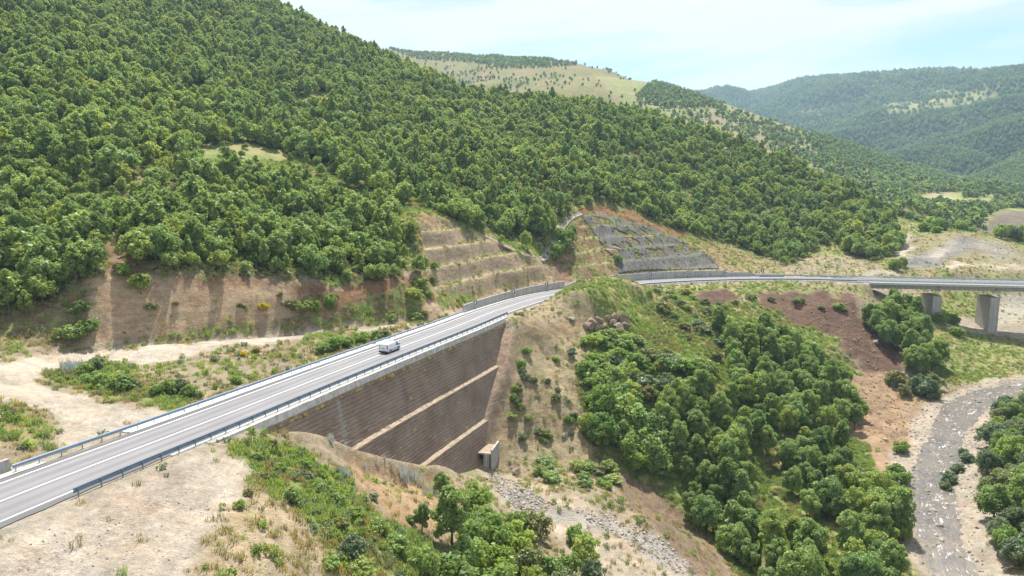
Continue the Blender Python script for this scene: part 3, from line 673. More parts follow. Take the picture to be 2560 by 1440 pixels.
# concrete coping in cast lengths along the top of the wall
cs = sp(545, 6.6); ce = W1 + 1.5; k = 0; rn = random.Random(5)
while cs < ce:
    cl = min(3.0, ce - cs); j = rn.uniform(-.02, .02)
    V, Fc = sweep(ROAD, cs, cs + cl - .035, [(6.355, -.7), (6.355, .24 + j), (6.40, .27 + j), (6.72, .27 + j), (6.76, .24 + j), (6.96 + j, -.82)], 1.0)
    part(mesh_obj('coping', V, Fc, M_COPE), wall); cs += cl; k += 1

# ------------------------------------------------------------------ concrete walls on the hill side of the road
def wall_run(name, pts, d, label, mat=M_CONC, th=.4):
    """pts: (pixel column, height) along the road"""
    ss = [sp(p, d) for p, h in pts]; hh = [h for p, h in pts]
    o = empty(name, tuple(ROAD.off(ss[0], d, 0))); tag(o, label, 'concrete wall')
    a = ss[0]; 
    while a < ss[-1] - .3:
        b = min(a + 6.0, ss[-1])
        V, Fc = sweep(ROAD, a, b - .03, [(-th, -.8), (-th, 1), (0, 1), (.05, -.8)], 1.0, zfun=lambda s, p: [(d + x, u if u < 0 else float(np.interp(s, ss, hh))) for x, u in p])
        part(mesh_obj('wall_panel', V, Fc, mat), o); a = b
    return o
wall_run('concrete_wall', [(1160, 1.95), (1190, 2.0), (1300, 2.15), (1412, 2.3)], -6.2, 'pale concrete wall beside the road below the tan terraced cutting')
wall_run('concrete_wall', [(1408, .6), (1444, 1.9), (1540, 2.5), (1666, 2.65), (1812, 2.35), (1814, 1.75), (1872, 1.7), (1886, .9), (1960, .85)], -6.6, 'long concrete wall on the outside of the bend below the netted slope')
# block at the start of the far guardrail
V, Fc = sweep(ROAD, 0, sp(28, -6.4), [(-6.95, -.6), (-6.9, 1.15), (-6.5, 1.15), (-6.3, -.6)], 2.0)
tag(mesh_obj('concrete_barrier', V, Fc, M_CONC), 'concrete barrier end beside the road where the far guardrail begins', 'barrier')

# ------------------------------------------------------------------ chevron signs
def chevron(px, d, up, label, post=False):
    s = sp(px, d, up); p = ROAD.off(s, d, 0); c, t, n = ROAD.at(s)
    v = -p[:2] / np.linalg.norm(p[:2]); f = n[:2] * .5 + (-t[:2]) * .9; f /= np.linalg.norm(f)
    f = n[:2] * .75 - t[:2] * .65; f /= np.linalg.norm(f)
    o = empty('chevron_sign', tuple(p)); o.rotation_euler = (0, 0, math.atan2(f[1], f[0]) + math.pi / 2)
    tag(o, label, 'road sign', 'chevron signs round the bend')
    def P_(name, V, Fc, m): mesh_obj(name, V, Fc, m, o)
    def bx(x0, x1, y0, y1, z0, z1): return [(x0,y0,z0),(x1,y0,z0),(x1,y1,z0),(x0,y1,z0),(x0,y0,z1),(x1,y0,z1),(x1,y1,z1),(x0,y1,z1)], [(3,2,1,0),(4,5,6,7),(0,1,5,4),(1,2,6,5),(2,3,7,6),(3,0,4,7)]
    h = .52
    P_('panel', *bx(-h, h, -.02, .02, up - h, up + h), M_BLACK)
    a, b = .36, .27                                     # white arrow pointing to the right
    pr = [(-a, up + h*.82), (-a + b * 1.5, up + h*.82), (a + .06, up), (-a + b * 1.5, up - h*.82), (-a, up - h*.82), (a - b * 1.25, up)]
    V = [(x, -.03, z) for x, z in pr] + [(x, -.021, z) for x, z in pr]
    P_('arrow', V, [(0,1,2,5), (5,2,3,4)] + [(i, i+6, (i+1)%6+6, (i+1)%6) for i in range(6)], M_SIGNW)
    P_('post', *bx(-.04, .04, .022, .10, -.2, up + h * .6), M_STEEL_SHADE)
chevron(1188, -6.05, 1.75, 'black chevron sign with white arrow on the short wall, nearest the guardrail')
chevron(1283, -6.05, 1.9, 'black chevron sign with white arrow halfway along the short wall')
chevron(1366, -6.05, 2.0, 'black chevron sign with white arrow near the high end of the short wall')
chevron(1453, -6.4, 2.0, 'chevron sign on the long wall, half hidden behind the grassy mound')
chevron(1539, -6.4, 2.2, 'chevron sign on the long wall just clear of the grassy mound')
chevron(1625, -6.4, 2.2, 'chevron sign on the long wall below the middle of the netting')
chevron(1720, -6.4, 2.25, 'chevron sign on the long wall below the far corner of the netting')
chevron(1812, -6.4, 2.1, 'chevron sign on the long wall where its top steps down')
chevron(1906, -6.4, 2.2, 'chevron sign standing past the end of the long wall', True)

# ------------------------------------------------------------------ guardrails
WB_PROF = [(x, u * 1.45) for x, u in [(0, -.155), (.035, -.13), (.085, -.09), (.085, -.07), (.0, -.02), (.0, .02), (.085, .07), (.085, .09), (.035, .13), (0, .155)]]
def guardrail(name, sa, sb, d, side, label, mat, spacing=2.5, h=.62, group=None):
    """side +1: beam faces +across"""
    o = empty(name, tuple(ROAD.off(sa, d, 0))); tag(o, label, 'guardrail', group)
    th = .02
    pr = [(d + side * x, h + u) for x, u in WB_PROF] + [(d + side * (x - th), h + u) for x, u in WB_PROF[::-1]]
    a = sa
    V, Fc = sweep(ROAD, sa, sb, pr, 1.25)
    part(mesh_obj('rail', V, Fc, mat), o)
    bm = bpy.data.meshes.new('post')
    V = []; x0 = .05
    for z in (-.6, h + .14):
        for (x, y) in ((-.035, -.06), (-.035, .06), (-.02, .06), (-.02, -.045), (.02, -.045), (.02, .06), (.035, .06), (.035, -.06)): V.append((x, y, z))
    bm.from_pydata(V, [], [(0,1,2,3),(0,3,4,7),(4,5,6,7)][::-1] + [(8,11,10,9),(8,15,12,11),(12,15,14,13)] + [(i, i+8, (i+1)%8+8, (i+1)%8) for i in range(8)]); bm.materials.append(mat)
    n = int((sb - sa) / spacing)
    for k in range(n + 1):
        s = sa + .4 + (sb - sa - .8) * k / n; c, t, nn = ROAD.at(s)
        p = link('post', bm, o); p.location = Vector(c + nn * (d - side * .09)) - o.location; p.rotation_euler = (0, 0, math.atan2(t[1], t[0]))
    return o
guardrail('guardrail', sp(33, -5.5), sp(1166, -5.5), -5.55, 1, 'long grey steel guardrail along the dirt track side of the road', M_STEEL)
guardrail('guardrail', sp(186, 5.35), sp(1270, 5.35), 5.3, -1, 'blue grey steel guardrail above the dark retaining wall', M_STEEL_SHADE)
guardrail('guardrail', sp(1596, 5.5), SB - 4, 5.5, -1, 'guardrail along the valley side of the bend up to the bridge', M_STEEL_SHADE)
guardrail('guardrail', sp(1888, -5.5), SB - 6, -5.55, 1, 'guardrail between the long concrete wall and the far side of the bridge', M_STEEL)

# ------------------------------------------------------------------ the bridge
br = empty('bridge', tuple(ROAD.off(SB + 20, 0, -2))); tag(br, 'concrete beam bridge carrying the road over the river flats on broad piers', 'bridge')
SE = S_END - 3
V, Fc = sweep(ROAD, SB, SE, [(-6.3, -.05), (-6.3, -.62), (-5.4, -.62), (-5.3, -.4), (5.3, -.4), (5.4, -.62), (6.3, -.62), (6.3, -.05), (6.25, .13), (5.12, .13), (5.06, -.06), (-5.06, -.06), (-5.12, .13), (-6.25, .13)], 2.0)
part(mesh_obj('deck', V, Fc, M_CONC_L), br)
PS = [sp(2330, 0, -4), sp(2472, 0, -4)]; PS.append(2 * PS[1] - PS[0]); PS.append(2 * PS[2] - PS[1])
joints = [SB + .3] + PS + [SE]
for d in (-4.6, -1.5, 1.5, 4.6):
    for a, b in zip(joints[:-1], joints[1:]):
        if b - a < 4: continue
        V, Fc = sweep(ROAD, a + .12, b - .12, [(d - .38, -.63), (d - .38, -.85), (d - .14, -1.0), (d - .14, -1.75), (d - .36, -1.9), (d - .36, -2.2), (d + .36, -2.2), (d + .36, -1.9), (d + .14, -1.75), (d + .14, -1.0), (d + .38, -.85), (d + .38, -.63)], 3.0)
        part(mesh_obj('girder', V, Fc, M_CONC), br)
def oriented_box(s, a, d0, d1, z0, z1, mat, name, parent, top_in=0.0):
    c, t, n = ROAD.at(s); V = []
    for z, e in ((z0, 0.0), (z1, top_in)):
        for x, d in ((-a, d0), (a, d0), (a, d1), (-a, d1)): V.append(c[:2].tolist() and np.r_[(c + t * (x - np.sign(x) * e) + n * d)[:2], z])
    o = mesh_obj(name, V, [(3,2,1,0),(4,5,6,7),(0,1,5,4),(1,2,6,5),(2,3,7,6),(3,0,4,7)], mat)
    bv = o.modifiers.new('edge', 'BEVEL'); bv.width = .07; bv.segments = 1
    return part(o, parent)
for s in PS:
    if s > SE - 2: continue
    c, t, n = ROAD.at(s); gz_ = min(float(height(*(c + n * d)[:2])[0]) for d in (-5, 0, 5))
    pier = oriented_box(s, 1.6, -4.9, 4.9, gz_ - 3, c[2] - 4.6, M_PIER, 'pier', br, .1)
    cap = oriented_box(s, 1.75, -6.2, 6.4, c[2] - 4.598, c[2] - 2.75, M_CONC, 'pier_cap', br)
    cap.parent = pier; cap.matrix_parent_inverse = Matrix.Translation(-br.location)
    for d in (-4.6, -1.5, 1.5, 4.6):
        b = oriented_box(s, .95, d - .42, d + .42, c[2] - 2.748, c[2] - 2.203, M_CONC, 'bearing', br); b.parent = pier
c, t, n = ROAD.at(SB)
oriented_box(SB - .9, 1.0, -6.2, 6.2, c[2] - 8, c[2] - .45, M_CONC, 'abutment', br)
for d in (5.85, -6.2):
    V, Fc = sweep(ROAD, sp(2105, 6), SB - 1.95, [(d, -5.5), (d, .1), (d + .4, .1), (d + .4, -5.5)], 1.5)
    part(mesh_obj('wing_wall', V, Fc, M_CONC), br)
for d in (-5.75, 5.75):
    pm = None
    rl = None
    for u, r in ((1.12, .045), (.72, .14), (.36, .045)):
        V, Fc = sweep(ROAD, SB - 14, SE, box_prof(d - .035, d + .035, u - r, u + r), 2.0)
        x = part(mesh_obj('railing' if u > 1 else 'rail', V, Fc, M_STEEL_SHADE if d > 0 else M_STEEL), br)
        if rl is None: rl = x
        else: x.parent = rl
    pm = bpy.data.meshes.new('post'); pm.from_pydata([(x, y, z) for z in (-.05, 1.16) for x, y in ((-.06, -.05), (.06, -.05), (.06, .05), (-.06, .05))], [], [(3,2,1,0),(4,5,6,7),(0,1,5,4),(1,2,6,5),(2,3,7,6),(3,0,4,7)]); pm.materials.append(M_STEEL_SHADE)
    k = 0
    for s in np.arange(SB - 13.5, min(SE, SB + 78), 1.5):
        c, t, n = ROAD.at(s); p = link('post', pm, rl); p.matrix_parent_inverse = Matrix.Translation(-br.location)
        p.location = c + n * (d + (.1 if d > 0 else -.1)); p.rotation_euler = (0, 0, math.atan2(t[1], t[0]))
# ------------------------------------------------------------------ the van
def paint(name, c, rough=.3, coat=.5, metal=0.0):
    m = bpy.data.materials.new(name); m.use_nodes = True; b = m.node_tree.nodes['Principled BSDF']
    b.inputs['Base Color'].default_value = (*c, 1); b.inputs['Roughness'].default_value = rough; b.inputs['Coat Weight'].default_value = coat; b.inputs['Metallic'].default_value = metal
    return m
M_VAN = paint('white_van_paint', (.74, .76, .78)); M_GLASS = paint('dark_glass', (.015, .018, .02), .08, 1); M_PLAST = paint('dark_plastic', (.03, .032, .036), .55, 0)
M_TYRE = paint('tyre_rubber', (.018, .018, .018), .8, 0); M_RIM = paint('rim_metal', (.45, .45, .46), .35, .2, .6); M_RED = paint('red_lens', (.55, .015, .02), .2, 1); M_PLATE = paint('plate_white', (.75, .75, .75), .4, 0)
def make_van(loc, rz):
    o = empty('white_van', loc, rz); tag(o, 'white panel van with windowless sides and dark rear bumper on the road', 'van')
    # cross-sections along the length (x forward): half width low, half width at the waist, half width at the roof, z of sill, waist, roof
    st = [(-2.42, .78, .86, .70, .42, 1.05, 1.60), (-2.38, .90, .93, .78, .30, 1.05, 1.84), (-2.2, .93, .95, .81, .28, 1.06, 1.90), (-1.0, .95, .96, .83, .28, 1.06, 1.93), (.4, .95, .96, .83, .28, 1.06, 1.92), (.95, .95, .96, .80, .28, 1.06, 1.85),
          (1.25, .95, .95, .76, .28, 1.06, 1.66), (1.62, .94, .94, .78, .28, 1.05, 1.32), (1.75, .93, .93, .80, .28, 1.03, 1.14), (2.1, .90, .88, .74, .28, .92, 1.02), (2.36, .80, .78, .62, .30, .74, .84), (2.44, .70, .66, .50, .36, .60, .66)]
    V = []; Fc = []; m = 12
    for x, a, b, c, z0, z1, z2 in st:
        half = [(0, z0), (a * .85, z0), (a, z0 + .12), (b, z1), ((b + c) / 2 + .02, (z1 + z2) / 2 + .03), (c, z2 - .07), (c * .82, z2), (0, z2 + .025)]
        ring = half[1:7] + [(0, z2 + .025)] + [(-y, z) for y, z in half[6:0:-1]]
        V += [(x, y, z) for y, z in ring]; m = len(ring)
    for k in range(1, len(st)):
        for i in range(m): Fc.append(((k-1)*m+i, (k-1)*m+(i+1)%m, k*m+(i+1)%m, k*m+i))
    Fc += [tuple(range(m))[::-1], tuple(range((len(st)-1)*m, len(st)*m))]
    body = mesh_obj('body', V, Fc, M_VAN, o)
    bm = bmesh.new(); bm.from_mesh(body.data); bmesh.ops.recalc_face_normals(bm, faces=bm.faces); bm.to_mesh(body.data); bm.free()
    bv = body.modifiers.new('soft', 'BEVEL'); bv.width = .04; bv.segments = 2; bv.limit_method = 'ANGLE'; bv.angle_limit = R(28)
    body.data.polygons.foreach_set('use_smooth', [True] * len(body.data.polygons))
    def box(name, x0, x1, y0, y1, z0, z1, mat, parent=o, shear=0.0, bev=.015):
        Vb = [(x0 + shear * (z - z0), y, z) if 1 else 0 for z in (z0, z1) for x, y in ((0, 0),)] and [(xx + shear * (z - z0), yy, z) for z in (z0, z1) for xx, yy in ((x0, y0), (x1, y0), (x1, y1), (x0, y1))]
        b = mesh_obj(name, Vb, [(3,2,1,0),(4,5,6,7),(0,1,5,4),(1,2,6,5),(2,3,7,6),(3,0,4,7)], mat, parent)
        if bev: mo = b.modifiers.new('soft', 'BEVEL'); mo.width = bev; mo.segments = 2
        return b
    box('rear_bumper', -2.52, -2.30, -.93, .93, .30, .58, M_PLAST, bev=.05)
    box('front_bumper', 2.34, 2.50, -.80, .80, .28, .55, M_PLAST, bev=.05)
    # rear: two doors with a blank pane, handle strip, plate
    dz = box('tailgate', -2.435, -2.40, -.70, .70, .60, 1.72, M_VAN, shear=.05)
    box('handle', -2.47, -2.44, -.36, .36, .98, 1.06, M_PLAST, dz); box('number_plate', -2.46, -2.44, -.26, .26, .82, .93, M_PLATE, dz)
    for y in (-1, 1):
        lx = [(-2.44, y * .78, .92), (-2.44, y * .93, .92), (-2.425, y * .72, 1.68), (-2.425, y * .83, 1.68), (-2.26, y * .975, .92), (-2.27, y * .875, 1.68)]
        mesh_obj('tail_light', lx, [(0,1,3,2), (1,4,5,3)] if y > 0 else [(2,3,1,0), (3,5,4,1)], M_RED, o)
        sx = y * .97
        # side window of the cab door, following the side of the body
        w = [(.52, y * .968, 1.12), (1.58, y * .955, 1.10), (1.28, y * .86, 1.52), (1.02, y * .835, 1.70), (.52, y * .862, 1.74)]
        w2 = [(x, yy * .97, z) for x, yy, z in w]
        mesh_obj('side_window', w + w2, [(0,1,2,3,4) if y < 0 else (4,3,2,1,0)] + [(i, (i+1)%5, (i+1)%5+5, i+5) for i in range(5)], M_GLASS, o)
        box('side_strip', -1.45, 1.2, min(sx, sx * .97), max(sx, sx * .97) + .01, .60, .69, M_PLAST, bev=.01)
        box('wing_mirror', 1.38, 1.52, y * 1.14 - .11, y * 1.14 + .11, 1.10, 1.34, M_PLAST, bev=.03)
        for x in (-1.48, 1.5):
            V = []; Fc = []; N = 24
            prof = [(.20, .11), (.30, .13), (.345, .10), (.345, -.10), (.30, -.12), (.2, -.1)]
            for k in range(N):
                a = 2 * math.pi * k / N
                V += [(x + r * math.cos(a), y * (.85 + u), .345 + r * math.sin(a)) for r, u in prof]
            for k in range(N):
                for i in range(5): Fc.append((k*6+i, k*6+i+1, ((k+1)%N)*6+i+1, ((k+1)%N)*6+i))
            wh = mesh_obj('wheel', V, Fc, M_TYRE, o)
            V = [(x, y * .975, .345)] + [(x + .2 * math.cos(2*math.pi*k/N), y * (.95 if k % 2 else .965), .345 + .2 * math.sin(2*math.pi*k/N)) for k in range(N)]
            mesh_obj('rim', V, [(0, k+1, (k+1) % N + 1) for k in range(N)], M_RIM, wh)
            V = [(x + r * math.cos(math.pi*k/12), y * .966, .34 + r * math.sin(math.pi*k/12)) for k in range(13) for r in (.35, .44)]
            mesh_obj('wheel_arch', V, [(2*k, 2*k+1, 2*k+3, 2*k+2) for k in range(12)], M_PLAST, o)
    ws = [(1.72, -.74, 1.17), (1.72, .74, 1.17), (1.0, .66, 1.845), (1.0, -.66, 1.845)]
    ws += [(x - .05, y, z - .06) for x, y, z in ws]; ws = [(x + .045, y, z + .045) for x, y, z in ws]
    mesh_obj('windscreen', ws, [(0,1,2,3), (4,7,6,5)] + [(i, i+4, (i+1)%4+4, (i+1)%4) for i in range(4)], M_GLASS, o)
    for y in (-.6, .6): box('headlight', 2.2, 2.38, y - .16, y + .16, .72, .86, M_PLATE)
    box('roof_vent', .1, .3, -.12, .12, 1.93, 2.0, M_PLAST, bev=.02)
    return o
s = ROAD.s_at_px(962, -1.0)
c, t, n = ROAD.at(s)
p = c + n * .15
make_van((float(p[0]), float(p[1]), float(p[2]) + .035), math.atan2(t[1], t[0]))
# ------------------------------------------------------------------ foliage
def leaf_material(name, dark, light, trans=.32, spread=.5, dry=None):
    q = NT(name); t = q.t; t.nodes.remove(q.b)
    oi = q.n('ObjectInfo'); lv = q.attr('lv', 2)
    f = q.math('ADD', q.math('MULTIPLY', oi.outputs['Random'], spread), q.math('MULTIPLY', lv, 1 - spread), clamp=True)
    c = q.mix(f, dark, light)
    r2 = q.math('FRACT', q.math('MULTIPLY', oi.outputs['Random'], 17.31))
    c = q.mix(q.remap(r2, .72, 1.0, 0, .55), c, q.mix(1.0, c, (1.55, 1.25, .7), 'MULTIPLY'))
    c = q.mix(q.remap(r2, .25, 0, 0, .5), c, q.mix(1.0, c, (.75, .95, 1.15), 'MULTIPLY'))
    d = q.n('BsdfDiffuse'); q.put(d.inputs[0], c)
    tr = q.n('BsdfTranslucent'); q.put(tr.inputs[0], q.mix(1.0, c, (1.4, 1.4, .65), 'MULTIPLY'))
    m1 = q.n('MixShader'); m1.inputs[0].default_value = trans; t.links.new(d.outputs[0], m1.inputs[1]); t.links.new(tr.outputs[0], m1.inputs[2])
    g_ = q.n('BsdfGlossy'); g_.inputs['Roughness'].default_value = .45; g_.inputs[0].default_value = (.8, .9, .85, 1)
    m2 = q.n('MixShader'); m2.inputs[0].default_value = .022; t.links.new(m1.outputs[0], m2.inputs[1]); t.links.new(g_.outputs[0], m2.inputs[2])
    t.links.new(m2.outputs[0], q.out.inputs[0]); return q.m
M_OAK = leaf_material('oak_leaves', (.135, .205, .062), (.345, .435, .165), .48)
M_OAKB = leaf_material('light_oak_leaves', (.19, .265, .075), (.40, .48, .18), .46)
M_SPUR = leaf_material('valley_tree_leaves', (.13, .20, .06), (.34, .435, .155), .48)
M_BRIGHT = leaf_material('fresh_leaves', (.155, .245, .055), (.335, .435, .125), .46)
M_WILLOW = leaf_material('grey_green_leaves', (.11, .155, .08), (.24, .295, .165))
M_OLIVE = leaf_material('olive_leaves', (.14, .15, .05), (.28, .28, .11))
M_BLUE = leaf_material('blue_grey_spires', (.30, .34, .40), (.50, .53, .68), .25)
M_FARL = leaf_material('far_leaves', (.11, .17, .08), (.26, .335, .165), .40)
M_GRASS = leaf_material('grass_blades', (.20, .27, .09), (.36, .42, .19), .42, .55)
M_DRY = leaf_material('dry_grass_blades', (.25, .22, .11), (.42, .37, .20), .35, .55)
M_YEL = leaf_material('yellow_blossom', (.45, .36, .02), (.62, .50, .04), .3)
M_BARK = simple('bark', (.16, .125, .095), .25, 5, .95, .03)

_ico = None
def ico():
    global _ico
    if _ico is None:
        bm = bmesh.new(); bmesh.ops.create_icosphere(bm, subdivisions=1, radius=1)
        bm.verts.ensure_lookup_table()
        _ico = (np.array([v.co[:] for v in bm.verts]), [[v.index for v in f.verts] for f in bm.faces]); bm.free()
    return _ico

def crown_mesh(name, seed, mat, radius=2.1, low=1.0, high=6.2, lobes=9, leaves=620, leaf=.42, cone=.0, core=True, up=.25, loose=.3):
    """irregular crown: many leaf sprays on overlapping lobes"""
    r = np.random.default_rng(seed); C = []; Rr = []
    H = high - low
    lobes = int(lobes * 2.6)
    for k in range(lobes):
        zc = -.62 + 1.6 * (k + .5) / lobes; a = k * 2.4 + r.uniform(-.7, .7); w = math.sqrt(max(0, 1 - min(.98, abs(zc))**2))
        e = r.uniform(.45, .95); z = low + H * (.5 + .5 * zc * e); t = (z - low) / H
        sx = radius * w * e * (1 - .75 * cone * t)
        C.append((math.cos(a) * sx, math.sin(a) * sx, z)); Rr.append(radius * r.uniform(.15, .34) * (1 - .35 * cone * t))
    C.append((0, 0, low + H * .42)); Rr.append(radius * .55); C.append((r.uniform(-.3, .3), r.uniform(-.3, .3), high - radius * .3)); Rr.append(radius * .28)
    C = np.array(C); Rr = np.array(Rr)
    n = int(leaves * 1.9); p = Rr**2 / (Rr**2).sum(); k = r.choice(len(C), n, p=p)
    d = r.normal(size=(n, 3)); d[:, 2] += up; d /= np.linalg.norm(d, axis=1)[:, None]
    pos = C[k] + d * (Rr[k] * (1 - loose + loose * 1.25 * r.random(n)**.6))[:, None]
    dist = np.linalg.norm(pos[:, None] - C[None], axis=2) / Rr[None]; dist[np.arange(n), k] = 9
    ok = dist.min(1) > .66; pos, d = pos[ok][:leaves], d[ok][:leaves]; n = len(pos)
    nrm = d * .8 + r.normal(size=(n, 3)) * .6; nrm[:, 2] += .45; nrm /= np.linalg.norm(nrm, axis=1)[:, None]
    ref = r.normal(size=(n, 3)); u = np.cross(nrm, ref); u /= np.linalg.norm(u, axis=1)[:, None]; v = np.cross(nrm, u)
    sz = leaf * r.uniform(.55, 1.35, n)[:, None]
    V = np.empty((n, 5, 3)); 
    V[:, 0] = pos - u * sz * .9; V[:, 1] = pos - v * sz * r.uniform(.35, .7, (n, 1)) - nrm * sz * .12; V[:, 2] = pos + u * sz * r.uniform(.7, 1.1, (n, 1)) - nrm * sz * .15
    V[:, 3] = pos + v * sz * r.uniform(.35, .75, (n, 1)); V[:, 4] = pos - u * sz * .3 + v * sz * .6 - nrm * sz * .2
    V = V.reshape(-1, 3); b = np.arange(n) * 5
    faces = np.stack([np.c_[b, b+1, b+2], np.c_[b, b+2, b+3], np.c_[b, b+3, b+4]], 1).reshape(-1, 3)
    lv = np.repeat(r.random(n), 3)
    Vc = []; Fcs = []
    if core:  # added opaque lumps, coloured darker for the shade inside the crown
        iv, fi = ico()
        for j, (c, q) in enumerate(zip(C, Rr)):
            if j < lobes and j % 3: continue
            o = len(V) + sum(len(x) for x in Vc); Vc.append(iv * q * .7 * (1 + r.uniform(-.15, .15, (len(iv), 1))) + c); Fcs += [[o + i for i in f] for f in fi]
        V = np.vstack([V] + Vc)
    me = bpy.data.meshes.new(name); fa = faces.tolist() + Fcs
    me.from_pydata(V.tolist(), [], fa)
    at = me.attributes.new('lv', 'FLOAT', 'FACE'); at.data.foreach_set('value', np.r_[lv, np.full(len(Fcs), .15)].astype(np.float32))
    me.materials.append(mat); me.update(); return me

def trunk_mesh(name, seed, h, r0, spread=1.2, limbs=5):
    rr = random.Random(seed); V = []; Fc = []
    def tube(p, q, ra, rb, n=6):
        p, q = Vector(p), Vector(q); d = (q - p).normalized(); a = d.orthogonal().normalized(); b = d.cross(a); o = len(V)
        for c, r_ in ((p, ra), (q, rb)):
            for i in range(n): V.append(tuple(c + (a * math.cos(2*math.pi*i/n) + b * math.sin(2*math.pi*i/n)) * r_))
        for i in range(n): Fc.append((o+i, o+(i+1) % n, o+n+(i+1) % n, o+n+i))
    x1 = (rr.uniform(-.15, .15), rr.uniform(-.15, .15), h * .4); x2 = (x1[0] + rr.uniform(-.2, .2), x1[1] + rr.uniform(-.2, .2), h * .75)
    tube((0, 0, -.6), x1, r0 * 1.25, r0 * .85); tube(x1, x2, r0 * .85, r0 * .45); tube(x2, (x2[0], x2[1], h), r0 * .45, r0 * .15)
    for k in range(limbs):
        t = .35 + .5 * k / limbs; a = k * 2.3 + rr.random(); z = h * t; l = spread * rr.uniform(.6, 1)
        tube((x1[0], x1[1], z), (x1[0] + math.cos(a) * l, x1[1] + math.sin(a) * l, z + l * .8), r0 * .4, r0 * .1, 5)
    me = bpy.data.meshes.new(name); me.from_pydata(V, [], Fc); me.materials.append(M_BARK); me.update(); return me

OAK = [(crown_mesh('crown', 10 + k, M_OAK if k < 6 else M_OAKB, radius=[2.3, 2.1, 2.6, 2.2, 2.4, 2.0, 2.3, 2.5][k], low=[.6, .8, .5, .9, .7, .8, .6, .6][k], high=[5.8, 6.6, 5.4, 6.2, 5.0, 7.0, 5.8, 5.2][k], lobes=[11, 12, 13, 10, 11, 11, 12, 12][k], cone=[0, .35, 0, .2, 0, .5, .2, 0][k], leaves=1150, leaf=.30, loose=.5), trunk_mesh('trunk', 10 + k, 4.2, .13)) for k in range(8)]
SPUR = [(crown_mesh('crown', 40 + k, M_SPUR if k < 4 else M_BRIGHT, radius=[2.8, 2.5, 3.0, 2.4, 2.2][k], low=[.6, .8, .8, 1.0, .5][k], high=[7.4, 8.4, 7.2, 8.0, 5.6][k], lobes=[13, 12, 14, 11, 10][k], cone=[.1, .35, 0, .25, .1][k], leaves=4200, leaf=.215, loose=.5), trunk_mesh('trunk', 40 + k, 6.0, .17, 1.7, 6)) for k in range(5)]
WIL = [(crown_mesh('crown', 60 + k, [M_WILLOW, M_SPUR, M_BRIGHT][k], radius=2.6, low=.3, high=[5.2, 6.5, 5.6][k], lobes=12, leaves=3400, leaf=.205, loose=.5), trunk_mesh('trunk', 60 + k, 4.4, .14, 1.6, 6)) for k in range(3)]
BUSH = {n: [crown_mesh('foliage', 80 + k * 3 + j, m, radius=1.0, low=-.25, high=1.55, lobes=9, leaves=1300, leaf=.115, loose=.5, core=True) for j in range(2)] for k, (n, m) in enumerate((('green', M_SPUR), ('bright', M_BRIGHT), ('olive', M_OLIVE), ('grey', M_WILLOW), ('blue', M_BLUE), ('yellow', M_YEL)))}
FARC = [crown_mesh('far_crown', 120 + k, M_FARL, radius=2.4, low=.2, high=5.2, lobes=4, leaves=70, leaf=.95, core=True) for k in range(4)] + [crown_mesh('far_crown', 130 + k, M_OAKB, radius=2.6, low=.2, high=4.6, lobes=4, leaves=70, leaf=.95, core=True) for k in range(2)]

def blade_mesh(name, seed, mat, n=30, h=.42, spread=.42, w=.035, lean=.7):
    r = np.random.default_rng(seed); V = []; Fc = []; lv = []
    for k in range(n):
        a = r.uniform(0, 6.283); rad = spread * math.sqrt(r.random()); x, y = math.cos(a) * rad, math.sin(a) * rad
        hh = h * r.uniform(.5, 1.2); b = r.uniform(0, 6.283); l = lean * hh * r.uniform(.2, 1); wx, wy = -math.sin(b) * w, math.cos(b) * w
        o = len(V); V += [(x - wx, y - wy, -.08), (x + wx, y + wy, -.08), (x + math.cos(b) * l * .4 + wx * .7, y + math.sin(b) * l * .4 + wy * .7, hh * .6), (x + math.cos(b) * l * .4 - wx * .7, y + math.sin(b) * l * .4 - wy * .7, hh * .6), (x + math.cos(b) * l, y + math.sin(b) * l, hh)]
        Fc += [(o, o+1, o+2, o+3), (o+3, o+2, o+4)]; lv += [r.random()] * 2
    me = bpy.data.meshes.new(name); me.from_pydata(V, [], Fc); at = me.attributes.new('lv', 'FLOAT', 'FACE'); at.data.foreach_set('value', np.array(lv, np.float32)); me.materials.append(mat); me.update(); return me
TUFT = [blade_mesh('tuft', 200, M_GRASS), blade_mesh('tuft', 201, M_GRASS, 40, .55, .55, .035), blade_mesh('tuft', 202, M_DRY, 26, .4), blade_mesh('tuft', 203, M_DRY, 20, .55, .35, .03), crown_mesh('weed', 204, M_BRIGHT, radius=.5, low=-.1, high=.7, lobes=4, leaves=110, leaf=.12, core=False), crown_mesh('weed', 205, M_WILLOW, radius=.5, low=-.1, high=.6, lobes=4, leaves=110, leaf=.11, core=False)]

